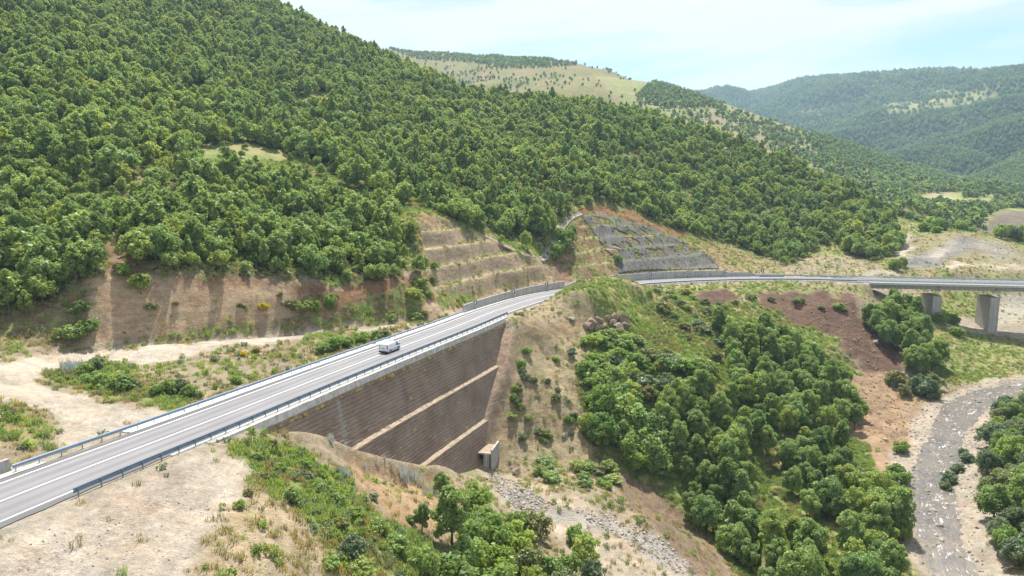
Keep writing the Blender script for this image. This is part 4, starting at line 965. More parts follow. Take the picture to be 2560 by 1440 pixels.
# ------------------------------------------------------------------ masses nobody could count: one object each, its members instanced on points
def scatter_stuff(name, label, protos, pts, sc, rz, pick, cat, sz=None):
    pc = bpy.data.collections.new(name + '_members')
    for k, me in enumerate(protos): pc.objects.link(bpy.data.objects.new(f'{name}_member_{k:02d}', me))
    me = bpy.data.meshes.new(name); me.vertices.add(len(pts)); me.vertices.foreach_set('co', np.asarray(pts, np.float32).ravel())
    for nme, typ, dat in (('sc', 'FLOAT', sc), ('sh', 'FLOAT', np.asarray(sc) * (1 if sz is None else sz)), ('rz', 'FLOAT', rz), ('pick', 'INT', pick)):
        at = me.attributes.new(nme, typ, 'POINT'); at.data.foreach_set('value', np.asarray(dat, np.float32 if typ == 'FLOAT' else np.int32))
    me.update(); o = tag(link(name, me), label, cat, kind='stuff')
    ng = bpy.data.node_groups.new(name + '_nodes', 'GeometryNodeTree')
    ng.interface.new_socket('Geometry', in_out='INPUT', socket_type='NodeSocketGeometry'); ng.interface.new_socket('Geometry', in_out='OUTPUT', socket_type='NodeSocketGeometry')
    N = ng.nodes; L = ng.links
    gi = N.new('NodeGroupInput'); go = N.new('NodeGroupOutput'); ip = N.new('GeometryNodeInstanceOnPoints'); ci = N.new('GeometryNodeCollectionInfo')
    ci.inputs['Collection'].default_value = pc; ci.inputs['Separate Children'].default_value = True; ci.inputs['Reset Children'].default_value = True
    def na(n, t):
        x = N.new('GeometryNodeInputNamedAttribute'); x.data_type = t; x.inputs['Name'].default_value = n; return x.outputs[0]
    cx = N.new('ShaderNodeCombineXYZ'); L.new(na('rz', 'FLOAT'), cx.inputs[2]); er = N.new('FunctionNodeEulerToRotation'); L.new(cx.outputs[0], er.inputs[0])
    L.new(gi.outputs[0], ip.inputs['Points']); L.new(ci.outputs[0], ip.inputs['Instance']); ip.inputs['Pick Instance'].default_value = True
    L.new(na('pick', 'INT'), ip.inputs['Instance Index']); L.new(er.outputs[0], ip.inputs['Rotation']); cs = N.new('ShaderNodeCombineXYZ'); a_ = na('sc', 'FLOAT'); L.new(a_, cs.inputs[0]); L.new(a_, cs.inputs[1]); L.new(na('sh', 'FLOAT'), cs.inputs[2]); L.new(cs.outputs[0], ip.inputs['Scale']); L.new(ip.outputs[0], go.inputs[0])
    md = o.modifiers.new('members', 'NODES'); md.node_group = ng
    return o

def jitter_grid(x0, x1, y0, y1, sp_, rg):
    xs = np.arange(x0, x1, sp_); ys = np.arange(y0, y1, sp_); x, y = np.meshgrid(xs, ys)
    x = x.ravel() + rg.uniform(-.42, .42, x.size) * sp_; y = y.ravel() + rg.uniform(-.42, .42, y.size) * sp_
    z = height(x, y); px, py = proj(x, y, z); return x, y, z, px, py
def near_things(x, y, dl=8.5, dr=8.5):
    D, S, Z = ROAD.nearest(x, y, 30); return (D > -dl) & (D < dr) & (S < SB)

def tree(name, protos, k, loc, sc, rz, label, group=None, cat='tree'):
    o = empty(name, loc, rz); o.scale = (sc, sc, sc * random.uniform(.92, 1.12)); tag(o, label, cat, group)
    link('crown', protos[k][0], o); link('trunk', protos[k][1], o); return o
def shrub(loc, r, kind, label, group=None, h=1.0, name='shrub', k=None):
    me = BUSH[kind][random.randrange(2) if k is None else k]
    o = link(name, me); o.location = loc; o.rotation_euler = (0, 0, random.uniform(0, 6.28)); o.scale = (r * random.uniform(.9, 1.1), r * random.uniform(.9, 1.1), r * h); return tag(o, label, 'shrub', group)

# the oak wood on the near hill
rg = np.random.default_rng(31)
x, y, z, px, py = jitter_grid(-480, 260, 108, 330, 3.35, rg)
x2, y2, z2, p2, q2 = jitter_grid(-480, 280, 330, 600, 3.35, rg)
x, y, z, px, py = [np.r_[a, b] for a, b in ((x, x2), (y, y2), (z, z2), (px, p2), (py, q2))]
jx = 14 * fbm(x * .1, y * .1, 2, 41)
ok = inpoly(px + jx, py + jx * .5, FOREST) & (px > -330)
for c in CLEAR[:]: ok &= ~(inpoly(px + jx, py, c) & (rg.random(len(x)) < np.where(px > 400, .88, .96)))
for c in (T1, T2): ok &= ~(inpoly(px, py, c) & (y < 320))
thin = fbm(x * .025, y * .025, 3, 43); ok &= rg.random(len(x)) < np.where(thin > .30, .4, .97)
ok &= ~near_things(x, y, 9, 9)
x, y, z, px, py = x[ok], y[ok], z[ok], px[ok], py[ok]
sc = (.58 + .80 * rg.random(len(x))**1.6) * (1 + .45 * fbm(x * .03, y * .03, 2, 44)) * np.interp(y, [110, 180, 300, 600], [1.0, 1.04, .95, .84])
for c in CLEAR: sc = np.where(inpoly(px, py, c), sc * .62, sc)
rz = rg.random(len(x)) * 6.283; pick = rg.integers(0, 6, len(x))
pb = .10 + .55 * smooth(.05, .4, fbm(x * .018, y * .018, 3, 46)) + .35 * np.exp(-((px - 160) / 260)**2 - ((py - 300) / 130)**2)
pick = np.where(rg.random(len(x)) < pb, rg.integers(6, 8, len(x)), pick)
rank = np.where((px > -20) & (px < 2580) & (py > -40), sc / y, 0); order = np.argsort(-rank); big = order[:296]; rest = order[296:]
GRP = [((-99, 262), 'rounded oak at the foot of the wood where it reaches the dirt track', 'oaks at the foot of the wood by the dirt track'),
       ((262, 520), 'dark green oak above the tall bare face of the cut bank', 'oaks above the bare face of the cut bank'),
       ((520, 800), 'dark green oak above the red soil band of the cut bank', 'oaks above the red band of the cut bank'),
       ((800, 1090), 'leafy oak beside the tan terraced cutting, at the end of the cut bank', 'oaks beside the tan terraced cutting'),
       ((1090, 1420), 'leafy oak in the draw between the two terraced cuttings', 'oaks in the draw between the terraced cuttings'),
       ((1420, 9999), 'leafy oak on the slope beyond the netted cutting', 'oaks beyond the netted cutting')]
for i in big:
    for (a, b), lab, gr in GRP:
        if a <= px[i] < b: tree('oak_tree', OAK, int(pick[i]), (x[i], y[i], z[i] - .2), float(sc[i]), float(rz[i]), lab, gr); break
scatter_stuff('forest', 'dense green oak wood covering the near hillside', [c for c, t in OAK], np.c_[x, y, z - .2][rest], sc[rest], rz[rest], pick[rest], 'forest', rg.uniform(.8, 1.35, len(rest)))

# far trees: thin scrub on the middle slopes, copses on the meadow hill, woods on the mountains
FT = []
BARE = [[(2440,575),(2470,540),(2510,522),(2560,520),(2640,540),(2700,600),(2560,600),(2500,590)],[(2300,486),(2410,478),(2410,502),(2310,508)],[(2360,498),(2490,492),(2480,518),(2360,514)],[(2320,420),(2420,430),(2400,441),(2330,433)]]
def far_trees(poly, y0, y1, x0, x1, spacing, dens, size, patch=.02, thr=None, light=.06):
    a, b, c, p, q = jitter_grid(x0, x1, y0, y1, spacing, rg)
    m = inpoly(p, q, poly) & (rg.random(len(a)) < dens)
    for f in BARE: m &= ~inpoly(p, q, f)
    if thr is not None: m &= fbm(a * patch, b * patch, 3, 51) > thr + rg.normal(size=len(a)) * .10
    a, b, c = a[m], b[m], c[m]; FT.append(np.c_[a, b, c - .3, size * rg.uniform(.6, 1.25, len(a)), np.where(rg.random(len(a)) < light, rg.integers(4, 6, len(a)), rg.integers(0, 4, len(a)))])
MIDP = [(1640,215),(1800,262),(2000,330),(2200,394),(2480,470),(2900,520),(2900,640),(2560,620),(2330,590),(2290,640),(2200,540),(2100,470),(1980,402),(1800,335),(1640,290)]
far_trees(MIDP, 420, 1180, 80, 640, 7.5, .8, 1.3, .014, .10)
far_trees(MIDP, 420, 1180, 80, 640, 9, .22, .9)
far_trees([(1900,330),(2200,397),(2480,470),(2900,520),(2900,640),(2560,600),(2330,590),(2290,640),(2200,540),(2060,440)], 420, 1180, 100, 660, 7, .7, 1.35, .02, -.05)
far_trees([(2080,425),(2200,440),(2460,458),(2440,475),(2300,470),(2150,468)], 420, 1000, 150, 520, 5.5, .85, .95, light=.85)
far_trees([(2180,470),(2500,480),(2900,520),(2900,640),(2560,590),(2420,566),(2340,590),(2250,590),(2190,540)], 390, 800, 180, 620, 5.0, .8, 1.05, .02, -.22, .2)
far_trees([(1585,240),(1640,206),(1800,260),(1815,270),(1700,272),(1600,266)], 600, 1200, 80, 400, 6, .92, 1.25)
far_trees([(960,118),(1100,134),(1250,142),(1372,150),(1372,162),(1250,162),(1150,156),(1040,148)], 900, 1800, -330, 150, 7, .92, 1.15)
far_trees([(1185,156),(1290,148),(1370,150),(1445,163),(1330,172),(1240,170)], 900, 1500, -150, 200, 7, .9, 1.2)
far_trees([(1100,165),(1250,165),(1330,180),(1480,200),(1500,215),(1330,240),(1180,235),(1100,200)], 800, 1500, -200, 200, 9, .6, 1.0, .015, .05)
far_trees([(960,118),(1450,150),(1640,205),(1820,262),(1820,280),(1560,250),(1250,250),(1000,160)], 800, 1700, -330, 420, 16, .12, 1.0)
far_trees([(1470,156),(1640,203),(1820,262),(1820,268),(1640,212),(1480,166)], 800, 1500, 100, 420, 9, .35, 1.0)
MTP = [(1640,180),(2900,120),(2900,560),(2560,540),(2480,510),(2200,430),(1800,290),(1700,260)]
FIELD = [f[0] for f in FAR_ZONES[7:]]
for y0, y1, s_ in ((760, 1250, 6.0), (1250, 1700, 7.5), (1700, 2300, 10), (2300, 3600, 14)):
    a, b, c, p, q = jitter_grid(y0 * .15, y1 * .85, y0, y1, s_, rg)
    m = inpoly(p, q, MTP) & (a > b * .21 + 30 + (b < 1250) * b * .18)
    for f in FIELD: m &= ~(inpoly(p + 14 * fbm(a * .006, b * .006, 3, 52), q + 6 * fbm(a * .006, b * .006, 3, 53), f) & (rg.random(len(a)) < .8))
    a, b, c = a[m], b[m], c[m]; FT.append(np.c_[a, b, c - .3, (s_ / 4.6) * rg.uniform(.75, 1.25, len(a)), rg.integers(0, 4, len(a))])
FT = np.vstack(FT); print('far trees', len(FT), 'oaks', len(x))
_w1 = (FT[:, 1] > 1250) & (FT[:, 0] > FT[:, 1] * .21)
for m, nm, lab in ((_w1, 'mountain_woods', 'blue green woods covering the distant mountains'), (~_w1, 'hill_scrub', 'scattered trees and scrub over the meadow hill and middle slopes')):
    scatter_stuff(nm, lab, FARC, FT[m, :3], FT[m, 3], rg.random(m.sum()) * 6.283, FT[m, 4], 'woods')
# ------------------------------------------------------------------ trees of the spur below the bend, the river strip and the far bank
def grove(polys, x0, x1, y0, y1, spacing, protos, weights, size, name, tries, seed, river_gap=7.0, keep=1.0, extra=None):
    r = np.random.default_rng(seed); a, b, c, p, q = jitter_grid(x0, x1, y0, y1, spacing, r)
    m = np.zeros(len(a), bool)
    for pl in polys: m |= inpoly(p, q, pl)
    m &= (r.random(len(a)) < keep) & ~near_things(a, b, 9, 9)
    Dr, _, _ = RIVER.nearest(a, b, 40); m &= np.abs(Dr) > river_gap
    if extra is not None: m &= extra(a, b, p, q)
    for i in np.nonzero(m)[0]:
        k = int(r.choice(len(protos), p=weights))
        for test, lab, gr in tries:
            if test(p[i], q[i], b[i]):
                tree(name, protos, k, (a[i], b[i], c[i] - .25), size * r.uniform(.72, 1.22), r.uniform(0, 6.28), lab, gr); break
    return int(m.sum())
SP1 = [(1775,830),(1880,850),(1990,872),(2070,935),(2130,1000),(2165,1060),(2110,1090),(2100,1180),(2190,1260),(2250,1330),(2270,1440),(2300,1640),(1990,1640),(1870,1440),(1740,1320),(1665,1225),(1600,1150),(1640,1060),(1700,1010),(1790,970),(1810,900)]
SP2 = [(2165,800),(2240,765),(2285,790),(2330,880),(2370,940),(2300,955),(2235,890),(2180,850)]
SP3 = [(2430,1130),(2480,1020),(2560,990),(3000,950),(3000,1700),(2620,1700),(2540,1440),(2480,1330),(2430,1230)]
SP4 = [(1960,760),(2060,780),(2130,870),(2040,850)]
bare = lambda a, b, p, q: ~inpoly(p, q, [(1860,1180),(1960,1200),(2000,1330),(1960,1420),(1880,1330)]) & ~inpoly(p, q, [(2020,1300),(2120,1330),(2130,1400),(2040,1400)])
n1 = grove([SP1], 20, 130, 95, 240, 4.15, SPUR, [.24, .24, .22, .2, .1], .98, 'valley_tree', [
    (lambda p, q, y: q < 960, 'dark green tree high on the spur, close below the grassy road shoulder', 'trees high on the spur below the bend'),
    (lambda p, q, y: p < 1700, 'leafy tree on the spur edge facing the bare slope beside the retaining wall', 'trees on the spur edge facing the bare slope'),
    (lambda p, q, y: q < 1200, 'dense broadleaf tree on the flank of the spur above the stream', 'trees on the flank of the spur'),
    (lambda p, q, y: True, 'leafy tree at the foot of the spur near the shallow stream', 'trees at the foot of the spur by the stream')], 71, extra=bare, keep=.92)
n2 = grove([SP2], 100, 150, 190, 255, 3.7, SPUR, [.3, .25, .2, .2, .05], .95, 'valley_tree', [(lambda p, q, y: True, 'dark tree in the strip between the brown landslip and the bridge piers', 'trees between the brown landslip and the bridge')], 72)
n3 = grove([SP3], 70, 200, 80, 215, 4.0, WIL, [.36, .34, .30], 1.0, 'bank_tree', [
    (lambda p, q, y: q < 1160, 'bushy tree on the far stream bank near the river bend', 'bushy trees on the far bank near the river bend'),
    (lambda p, q, y: True, 'grey green bushy tree on the far bank beside the rapids', 'bushy trees on the far bank beside the rapids')], 73, river_gap=8.5)
n4 = grove([[(2290,1300),(2250,1200),(2220,1230),(2240,1330),(2290,1440),(2330,1560),(2270,1560)]], 60, 110, 95, 170, 3.6, WIL, [.6, .2, .2], .8, 'bank_tree', [(lambda p, q, y: True, 'grey green willowy bush tree on the near bank at the water edge', 'willowy trees on the near bank')], 74, river_gap=6.0)
grove([[(2490,588),(2620,600),(2660,668),(2540,632)]], 200, 330, 346, 430, 5.0, WIL, [.2, .5, .3], 1.1, 'bank_tree', [(lambda p, q, y: True, 'bushy tree beyond the earth mound behind the bridge, by the eroded bank', 'trees beyond the earth mound behind the bridge')], 75)
print('grove', n1, n2, n3, n4)

SPIKE = [blade_mesh('foliage', 210 + k, M_BLUE, 60, 1.25, .75, .05, .22) for k in range(2)]; BUSH['blue'] = SPIKE
# ------------------------------------------------------------------ single shrubs, each where it stands
def at_px(px, py, y0=40, y1=400): return hit(px, py, y0, y1)
def S_(px, py, wpx, kind, label, group=None, h=1.0, name='shrub', y0=40):
    """a shrub whose foot is seen at (px, py) and whose width is wpx in the survey frame"""
    X, Y, Z = at_px(px, py, y0); return shrub((X, Y, Z + .05), .5 * wpx * math.hypot(Y, ZC - Z) / F, kind, label, group, h, name)
def T_(px, py, hpx, protos, k, label, y0=40):
    X, Y, Z = at_px(px, py, y0); return tree('young_tree', protos, k, (X, Y, Z - .2), hpx * Y / F / 6.4, random.uniform(0, 6), label)
T_(1025, 602, 66, OAK, 4, 'round oak alone on the brow of the tan terraced cutting', 150)
T_(1050, 688, 66, OAK, 0, 'round oak at the near edge of the tan terraced cutting, beside a pale scar', 150)
T_(352, 735, 70, OAK, 4, 'light green young oak clinging to the top of the cut bank', 100)
S_(1086, 672, 22, 'bright', 'small fresh green bush at the edge of the terraced cutting beside an oak', y0=150)
S_(828, 770, 34, 'bright', 'taller of two fresh green shrubs growing on the cut bank', h=1.3, y0=100)
S_(790, 782, 36, 'bright', 'lower of two fresh green shrubs growing on the cut bank', y0=100)
S_(660, 775, 28, 'yellow', 'yellow flowering broom bush on the cut bank', h=.8, y0=100)
S_(742, 776, 14, 'yellow', 'tiny yellow flowering broom beside the green shrubs on the cut bank', h=.8, y0=100)
S_(312, 690, 40, 'bright', 'light green bush at the notch in the top of the cut bank', y0=100)
for i, (px, py, wd_, kd) in enumerate([(600,770,20,'olive'),(375,775,34,'olive'),(440,765,20,'olive'),(610,772,14,'olive'),(700,742,22,'olive'),(725,770,40,'olive'),(760,775,44,'green'),(1050,715,40,'green'),(1080,705,24,'grey'),(1070,740,26,'bright'),(1035,745,44,'green'),(220,830,60,'green'),(180,850,70,'green'),(200,780,50,'green'),(1040,800,34,'green'),(1060,790,24,'olive'),(980,802,30,'green')]):
    S_(px, py, wd_, kd, 'low shrub rooted in the face of the cut bank', 'low shrubs on the cut bank', h=.7, y0=100)
for i, (px, py, wd_, kd) in enumerate([(215,938,48,'green'),(178,930,66,'blue'),(232,930,56,'grey'),(250,968,54,'green'),(232,960,46,'bright'),(300,978,64,'green'),(325,975,40,'grey'),(285,960,40,'green'),(348,972,30,'olive')]):
    S_(px, py, wd_, kd, 'bush in the clump on the grass island inside the dirt track bend', 'bushes on the grass island by the dirt track', h=.8)
for i, (px, py, wd_, kd) in enumerate([(390,992,40,'green'),(425,990,56,'green'),(450,985,52,'grey'),(470,995,44,'green'),(495,998,30,'green'),(410,980,34,'olive')]):
    S_(px, py, wd_, kd, 'dark bush in the hollow behind the far guardrail', 'bushes in the hollow behind the far guardrail', h=.95)
for i, (px, py, wd_, kd) in enumerate([(810,880,40,'green'),(835,872,50,'bright'),(870,866,44,'green'),(905,858,50,'bright'),(940,850,44,'green'),(965,845,36,'olive'),(640,885,26,'olive'),(590,960,30,'bright'),(535,905,22,'grey'),(610,890,20,'yellow')]):
    S_(px, py, wd_, kd, 'bush on the bank between the dirt track and the guardrail', 'bushes between the dirt track and the guardrail', h=.75)
for i, (px, py, wd_, kd) in enumerate([(1398,600,36,'bright'),(1420,605,40,'green'),(1412,625,44,'green'),(1395,635,36,'bright'),(1430,590,34,'green'),(1385,650,26,'bright')]):
    S_(px, py, wd_, kd, 'bush beside the pale drainage channel at the edge of the netted cutting', 'bushes beside the drainage channel', h=1.1, y0=200)
S_(1545, 655, 26, 'green', 'round dark bush growing out of the netting', y0=200)
# the foreground thicket
T_(1130, 1375, 150, SPUR, 1, 'tall dark tree in the thicket below the foreground slope')
S_(1187, 1278, 78, 'bright', 'round fresh green shrub standing out at the top of the thicket', h=1.1)
T_(1105, 1245, 66, SPUR, 3, 'thin young tree on the crest beside the blue grey flower spikes')
S_(1045, 1160, 22, 'bright', 'small green bush against the bottom of the retaining wall', h=1.2)
T_(1055, 1330, 66, SPUR, 3, 'spindly sapling beside the tall dark tree of the thicket')
S_(1330, 1345, 92, 'olive', 'olive brown spreading bush beside the pale gravel', h=.8)
S_(1215, 1330, 80, 'green', 'dark shrub below the round fresh green shrub'); S_(1240, 1370, 84, 'bright', 'bright shrub in the middle of the thicket', h=1.15)
for i, (px, py, wd_, kd) in enumerate([(1290,1380,80,'bright'),(1160,1420,90,'green'),(1230,1440,90,'bright'),(1310,1440,80,'grey'),(1250,1500,100,'bright'),(1370,1450,70,'green'),(1130,1480,110,'green'),(1180,1530,110,'bright'),(1340,1500,90,'green'),(1420,1500,80,'grey'),(1060,1440,80,'green'),(1290,1330,60,'green'),(1420,1440,60,'bright'),(1460,1400,70,'green'),(1480,1460,70,'grey'),(1440,1360,50,'bright'),(1180,1370,80,'green'),(1190,1335,60,'green')]):
    S_(px, py, wd_, kd, 'leafy shrub in the thicket at the bottom of the foreground slope', 'shrubs of the foreground thicket', h=1.1)
S_(880, 1395, 74, 'grey', 'large grey green bush on the grassy foreground slope', h=1.0); S_(730, 1255, 48, 'green', 'dark round bush among the pale grass near the slope top')
for i, (px, py, wd_, kd) in enumerate([(800,1235,44,'green'),(770,1200,36,'grey'),(840,1260,50,'green'),(890,1300,56,'bright'),(935,1250,30,'grey'),(945,1330,60,'green'),(990,1380,70,'bright'),(900,1440,70,'green'),(830,1420,50,'bright'),(700,1180,40,'bright'),(660,1200,30,'olive'),(760,1170,40,'bright'),(850,1320,44,'olive'),(680,1120,36,'yellow'),(600,1270,34,'bright'),(620,1240,30,'olive'),(1030,1310,40,'green'),(640,1150,30,'green')]):
    S_(px, py, wd_, kd if kd != 'yellow' else 'olive', 'low bush in the grassy band down the foreground slope', 'low bushes of the grassy foreground band', h=.7)
for i, (px, py, wd_) in enumerate([(827,1105,24),(855,1190,26),(868,1192,22),(910,1172,16),(944,1167,18)]):
    S_(px, py, wd_, 'blue', 'single blue grey flower spike plant on the bare tan slope', 'single blue grey plants on the bare slope', h=1.5, name='flower_spike_plant')
for i, (px, py, wd_) in enumerate([(985,1180,30),(1005,1190,40),(1030,1200,44),(1050,1212,44),(1012,1208,30),(1075,1225,40),(1095,1240,40),(1070,1240,30),(960,1150,16),(975,1160,18)]):
    S_(px, py, wd_, 'blue', 'blue grey flower spike plant in the dense patch on the foreground crest', 'patch of blue grey flower spikes', h=1.1, name='flower_spike_plant')
# brambles and scrub on the upper spur, and the slope facing the wall
rr = np.random.default_rng(81)
def scatter_shrubs(polys, n, kinds, w0, w1, label, group, h=.75, y0=90, y1=262):
    k = 0
    while k < n:
        pl = polys[rr.integers(len(polys))]; pa = np.array(pl); px, py = rr.uniform(pa[:, 0].min(), pa[:, 0].max()), rr.uniform(pa[:, 1].min(), pa[:, 1].max())
        if not inpoly(np.array([px]), np.array([py]), pl)[0]: continue
        S_(px, py, rr.uniform(w0, w1), kinds[rr.integers(len(kinds))], label, group, h * rr.uniform(.8, 1.25), y0=y0); k += 1
scatter_shrubs([[(1450,870),(1480,840),(1560,830),(1600,850),(1600,900),(1520,930),(1460,930)]], 26, ['bright', 'green', 'bright'], 34, 62, 'bright green bramble bush on the top corner of the spur by the rocks', 'brambles on the top corner of the spur', .6)
scatter_shrubs([[(1460,930),(1640,880),(1780,930),(1720,1010),(1480,1020)]], 46, ['green', 'bright', 'bright', 'olive', 'grey', 'bright'], 34, 72, 'leafy shrub on the upper slope of the spur above the trees', 'shrubs on the upper slope of the spur')
scatter_shrubs([[(1460,1000),(1560,990),(1660,1050),(1660,1200),(1560,1160),(1480,1100)]], 48, ['green', 'bright', 'green', 'bright'], 46, 84, 'leafy shrub on the spur edge above the bare gully side', 'shrubs on the spur edge above the gully', 1.0)
scatter_shrubs([[(1620,780),(1760,760),(1830,890),(1790,900),(1680,830)]], 16, ['grey', 'olive', 'green'], 20, 44, 'low grey green shrub on the grassy strip down the spur', 'low shrubs on the grassy strip of the spur', .6)
scatter_shrubs([[(1280,930),(1310,900),(1320,1000),(1300,1050),(1280,1010)], [(1340,1060),(1400,1090),(1380,1130),(1340,1100)], [(1280,880),(1430,880),(1440,1120),(1260,1140)]], 34, ['green', 'grey', 'olive', 'bright'], 12, 30, 'small bush on the bare slope beside the retaining wall', 'small bushes on the bare slope by the wall', .8)
scatter_shrubs([[(1330,1150),(1540,1170),(1560,1230),(1420,1220),(1330,1190)]], 14, ['olive', 'green', 'bright'], 24, 56, 'low bush at the foot of the bare slope above the gully stones', 'low bushes above the gully stones', .55)
scatter_shrubs([[(1560,730),(1900,725),(2130,760),(2100,790),(1900,770),(1700,780)]], 22, ['grey', 'olive', 'bright', 'green'], 16, 36, 'low bush on the grassy road shoulder above the valley trees', 'low bushes on the grassy road shoulder', .6, 150)
scatter_shrubs([[(2230,950),(2330,960),(2330,1020),(2250,1010)]], 7, ['olive', 'grey'], 36, 70, 'thin olive bush on the earthy bank between landslip and stream', 'thin bushes on the earthy stream bank', .9)
scatter_shrubs([[(2240,1130),(2270,1130),(2255,1270),(2225,1270)]], 9, ['green', 'bright'], 26, 44, 'leafy bush in the narrow row along the stream edge', 'bushes in a row along the stream edge', .9)
scatter_shrubs([[(2290,760),(2350,780),(2420,830),(2370,850),(2310,800)]], 8, ['green', 'bright'], 22, 44, 'bush at the foot of the first bridge pier', 'bushes at the foot of the bridge piers', .8, 200)
scatter_shrubs([[(2260,580),(2560,560),(2560,580),(2400,575),(2280,590)]], 10, ['green', 'bright', 'green'], 20, 44, 'bush behind the gravel mound beyond the bridge', 'bushes behind the gravel mound', 1.0, 300)
scatter_shrubs([[(2200,670),(2270,660),(2270,684),(2200,684)]], 3, ['green'], 26, 32, 'dark bush just behind the bridge rail', 'dark bushes behind the bridge rail', 1.2, 262)
scatter_shrubs([[(2370,1130),(2420,1120),(2440,1200),(2400,1230)], [(2360,1190),(2390,1200),(2380,1260),(2350,1240)]], 7, ['grey'], 22, 44, 'small grey bush on the gravel bar beside the rapids', 'small grey bushes on the gravel bar', .8)

# ------------------------------------------------------------------ river
def water_material():
    q = NT('shallow_river_water')
    cm = q.n('CombineXYZ'); q.put(cm.inputs[0], q.attr('across', 2)); q.put(cm.inputs[1], q.math('MULTIPLY', q.attr('along', 2), .38)); v = cm.outputs[0]
    a = q.noise(v, .50, 6, .68, .9); b = q.noise(v, 2.3, 5, .65, .4)
    c = q.mix(q.remap(q.noise(q.coord(), .22, 5, .6), .38, .62), (.185, .155, .12), (.115, .105, .092))
    st = q.vor(q.coord(), 1.1, 'SMOOTH_F1'); c = q.mix(q.remap(st, .12, .45, .6, 0), c, (.23, .19, .145))
    foam = q.remap(q.math('ADD', q.math('MULTIPLY', a, .62), q.math('MULTIPLY', b, .38)), .56, .63)
    c = q.mix(q.math('MULTIPLY', foam, q.attr('fast', 2)), c, (.6, .6, .6))
    q.base(c); q.put(q.b.inputs['Roughness'], q.remap(foam, 0, 1, .16, .6)); q.b.inputs['Specular IOR Level'].default_value = .45
    q.bump(q.math('ADD', a, q.math('MULTIPLY', b, .6)), .3, .9); return q.m
M_WATER = water_material()
V = []; Fc = []; fast = []; acr = []; alo = []; ns = len(RIVER.s); nw = 13
for k in range(ns):
    for j in range(nw):
        d = -9 + 18 * j / (nw - 1); p = RIVER.q[k] + RIVER.n[k] * d; V.append((p[0], p[1], p[2] + .02)); 
        f = float(np.clip((RIVER.s[k] - RIVER.s_at_px(2400) - 2) / 14, .05, 1)); fast.append(f); acr.append(d); alo.append(RIVER.s[k])
    if k:
        for j in range(nw - 1): Fc.append(((k-1)*nw+j, k*nw+j, k*nw+j+1, (k-1)*nw+j+1))
rv = tag(mesh_obj('river', V, Fc, M_WATER, smooth_=True), kind='structure')
for nme, dat in (('fast', fast), ('across', acr), ('along', alo)):
    at = rv.data.attributes.new(nme, 'FLOAT', 'POINT'); at.data.foreach_set('value', np.array(dat, np.float32))

# ------------------------------------------------------------------ stones
def rock_mesh(name, seed, mat):
    r = np.random.default_rng(seed); bm = bmesh.new(); bmesh.ops.create_icosphere(bm, subdivisions=2, radius=1)
    pl = [(d / np.linalg.norm(d), r.uniform(.38, .72)) for d in r.normal(size=(10, 3))]
    for v in bm.verts:
        c = np.array(v.co[:])
        for d, h in pl:
            t = c @ d - h
            if t > 0: c = c - d * t * 1.0
        v.co = c * (1 + r.uniform(-.03, .03))
    me = bpy.data.meshes.new(name); bm.to_mesh(me); bm.free(); me.materials.append(mat); return me
M_ROCK = simple('pale_stone', (.46, .39, .31), .3, 1.1, .9, .06); M_ROCKB = simple('brown_rock', (.33, .245, .175), .3, .9, .9, .08); M_ROCKG = simple('wet_stone', (.25, .205, .165), .3, 1.2, .55, .04); M_RUB = simple('grey_rubble', (.42, .39, .35), .3, 2, .9, .03)
RKS = {n: [rock_mesh('boulder', 300 + 10 * i + j, m) for j in range(3)] for i, (n, m) in enumerate((('pale', M_ROCK), ('brown', M_ROCKB), ('wet', M_ROCKG), ('rub', M_RUB)))}
def boulder(px, py, wpx, kind, label, group, y0=60, flat=.62, sink=.25):
    X, Y, Z = at_px(px, py, y0); r = .5 * wpx * math.hypot(Y, ZC - Z) / F
    if kind == 'wet': Z = max(Z, float(RIVER.nearest(np.array([X]), np.array([Y]), 40)[2][0]) - .05)
    o = link('boulder', RKS[kind][random.randrange(3)]); o.location = (X, Y, Z + r * (flat - sink) * .6); o.rotation_euler = (random.uniform(-.25, .25), random.uniform(-.25, .25), random.uniform(0, 6.28)); o.scale = (r, r * random.uniform(.7, 1), r * flat * random.uniform(.8, 1.2)); tag(o, label, 'boulder', group)
boulder(1303, 1228, 24, 'pale', 'large pale block among the gully stones', None); boulder(1295, 1180, 34, 'pale', 'broad flat tan boulder beside the culvert outlet', None); boulder(1278, 1172, 14, 'brown', 'small brown boulder touching the broad flat tan boulder', None)
boulder(1412, 1090, 24, 'pale', 'pale boulder on the bare slope beside the retaining wall', None, 100); boulder(1430, 800, 26, 'pale', 'tan boulder on the crest of the mound beside the road', None, 120); boulder(1668, 742, 20, 'brown', 'squared tan rock on the grassy road shoulder', None, 150); boulder(2190, 855, 24, 'pale', 'pale slab on the brown landslip scar', None, 180)
boulder(1650, 1212, 22, 'pale', 'tan boulder at the lip of the bare gully side', None, 100); boulder(2212, 1100, 14, 'pale', 'lone tan boulder on the orange earth fan', None, 120)
for px, py in [(1215,1195),(1245,1205),(1260,1215),(1290,1215),(1318,1245),(1325,1255),(1345,1262),(1290,1240),(1275,1235),(1310,1258),(1365,1268),(1255,1195),(1238,1192),(1335,1275),(1300,1270)]:
    boulder(px + random.uniform(-4, 4), py + random.uniform(-4, 4), random.uniform(9, 18), 'pale', 'pale stone in the spill of stones below the culvert', 'stones below the culvert')
for px, py in [(1478,812),(1495,806),(1512,818),(1530,812),(1545,822),(1500,822),(1520,800),(1555,806),(1468,822),(1538,798),(1560,816),(1486,824)]:
    boulder(px, py, random.uniform(26, 46), 'brown', 'brown block of the rock outcrop at the top of the spur', 'blocks of the rock outcrop', 130, .8)
k = 0
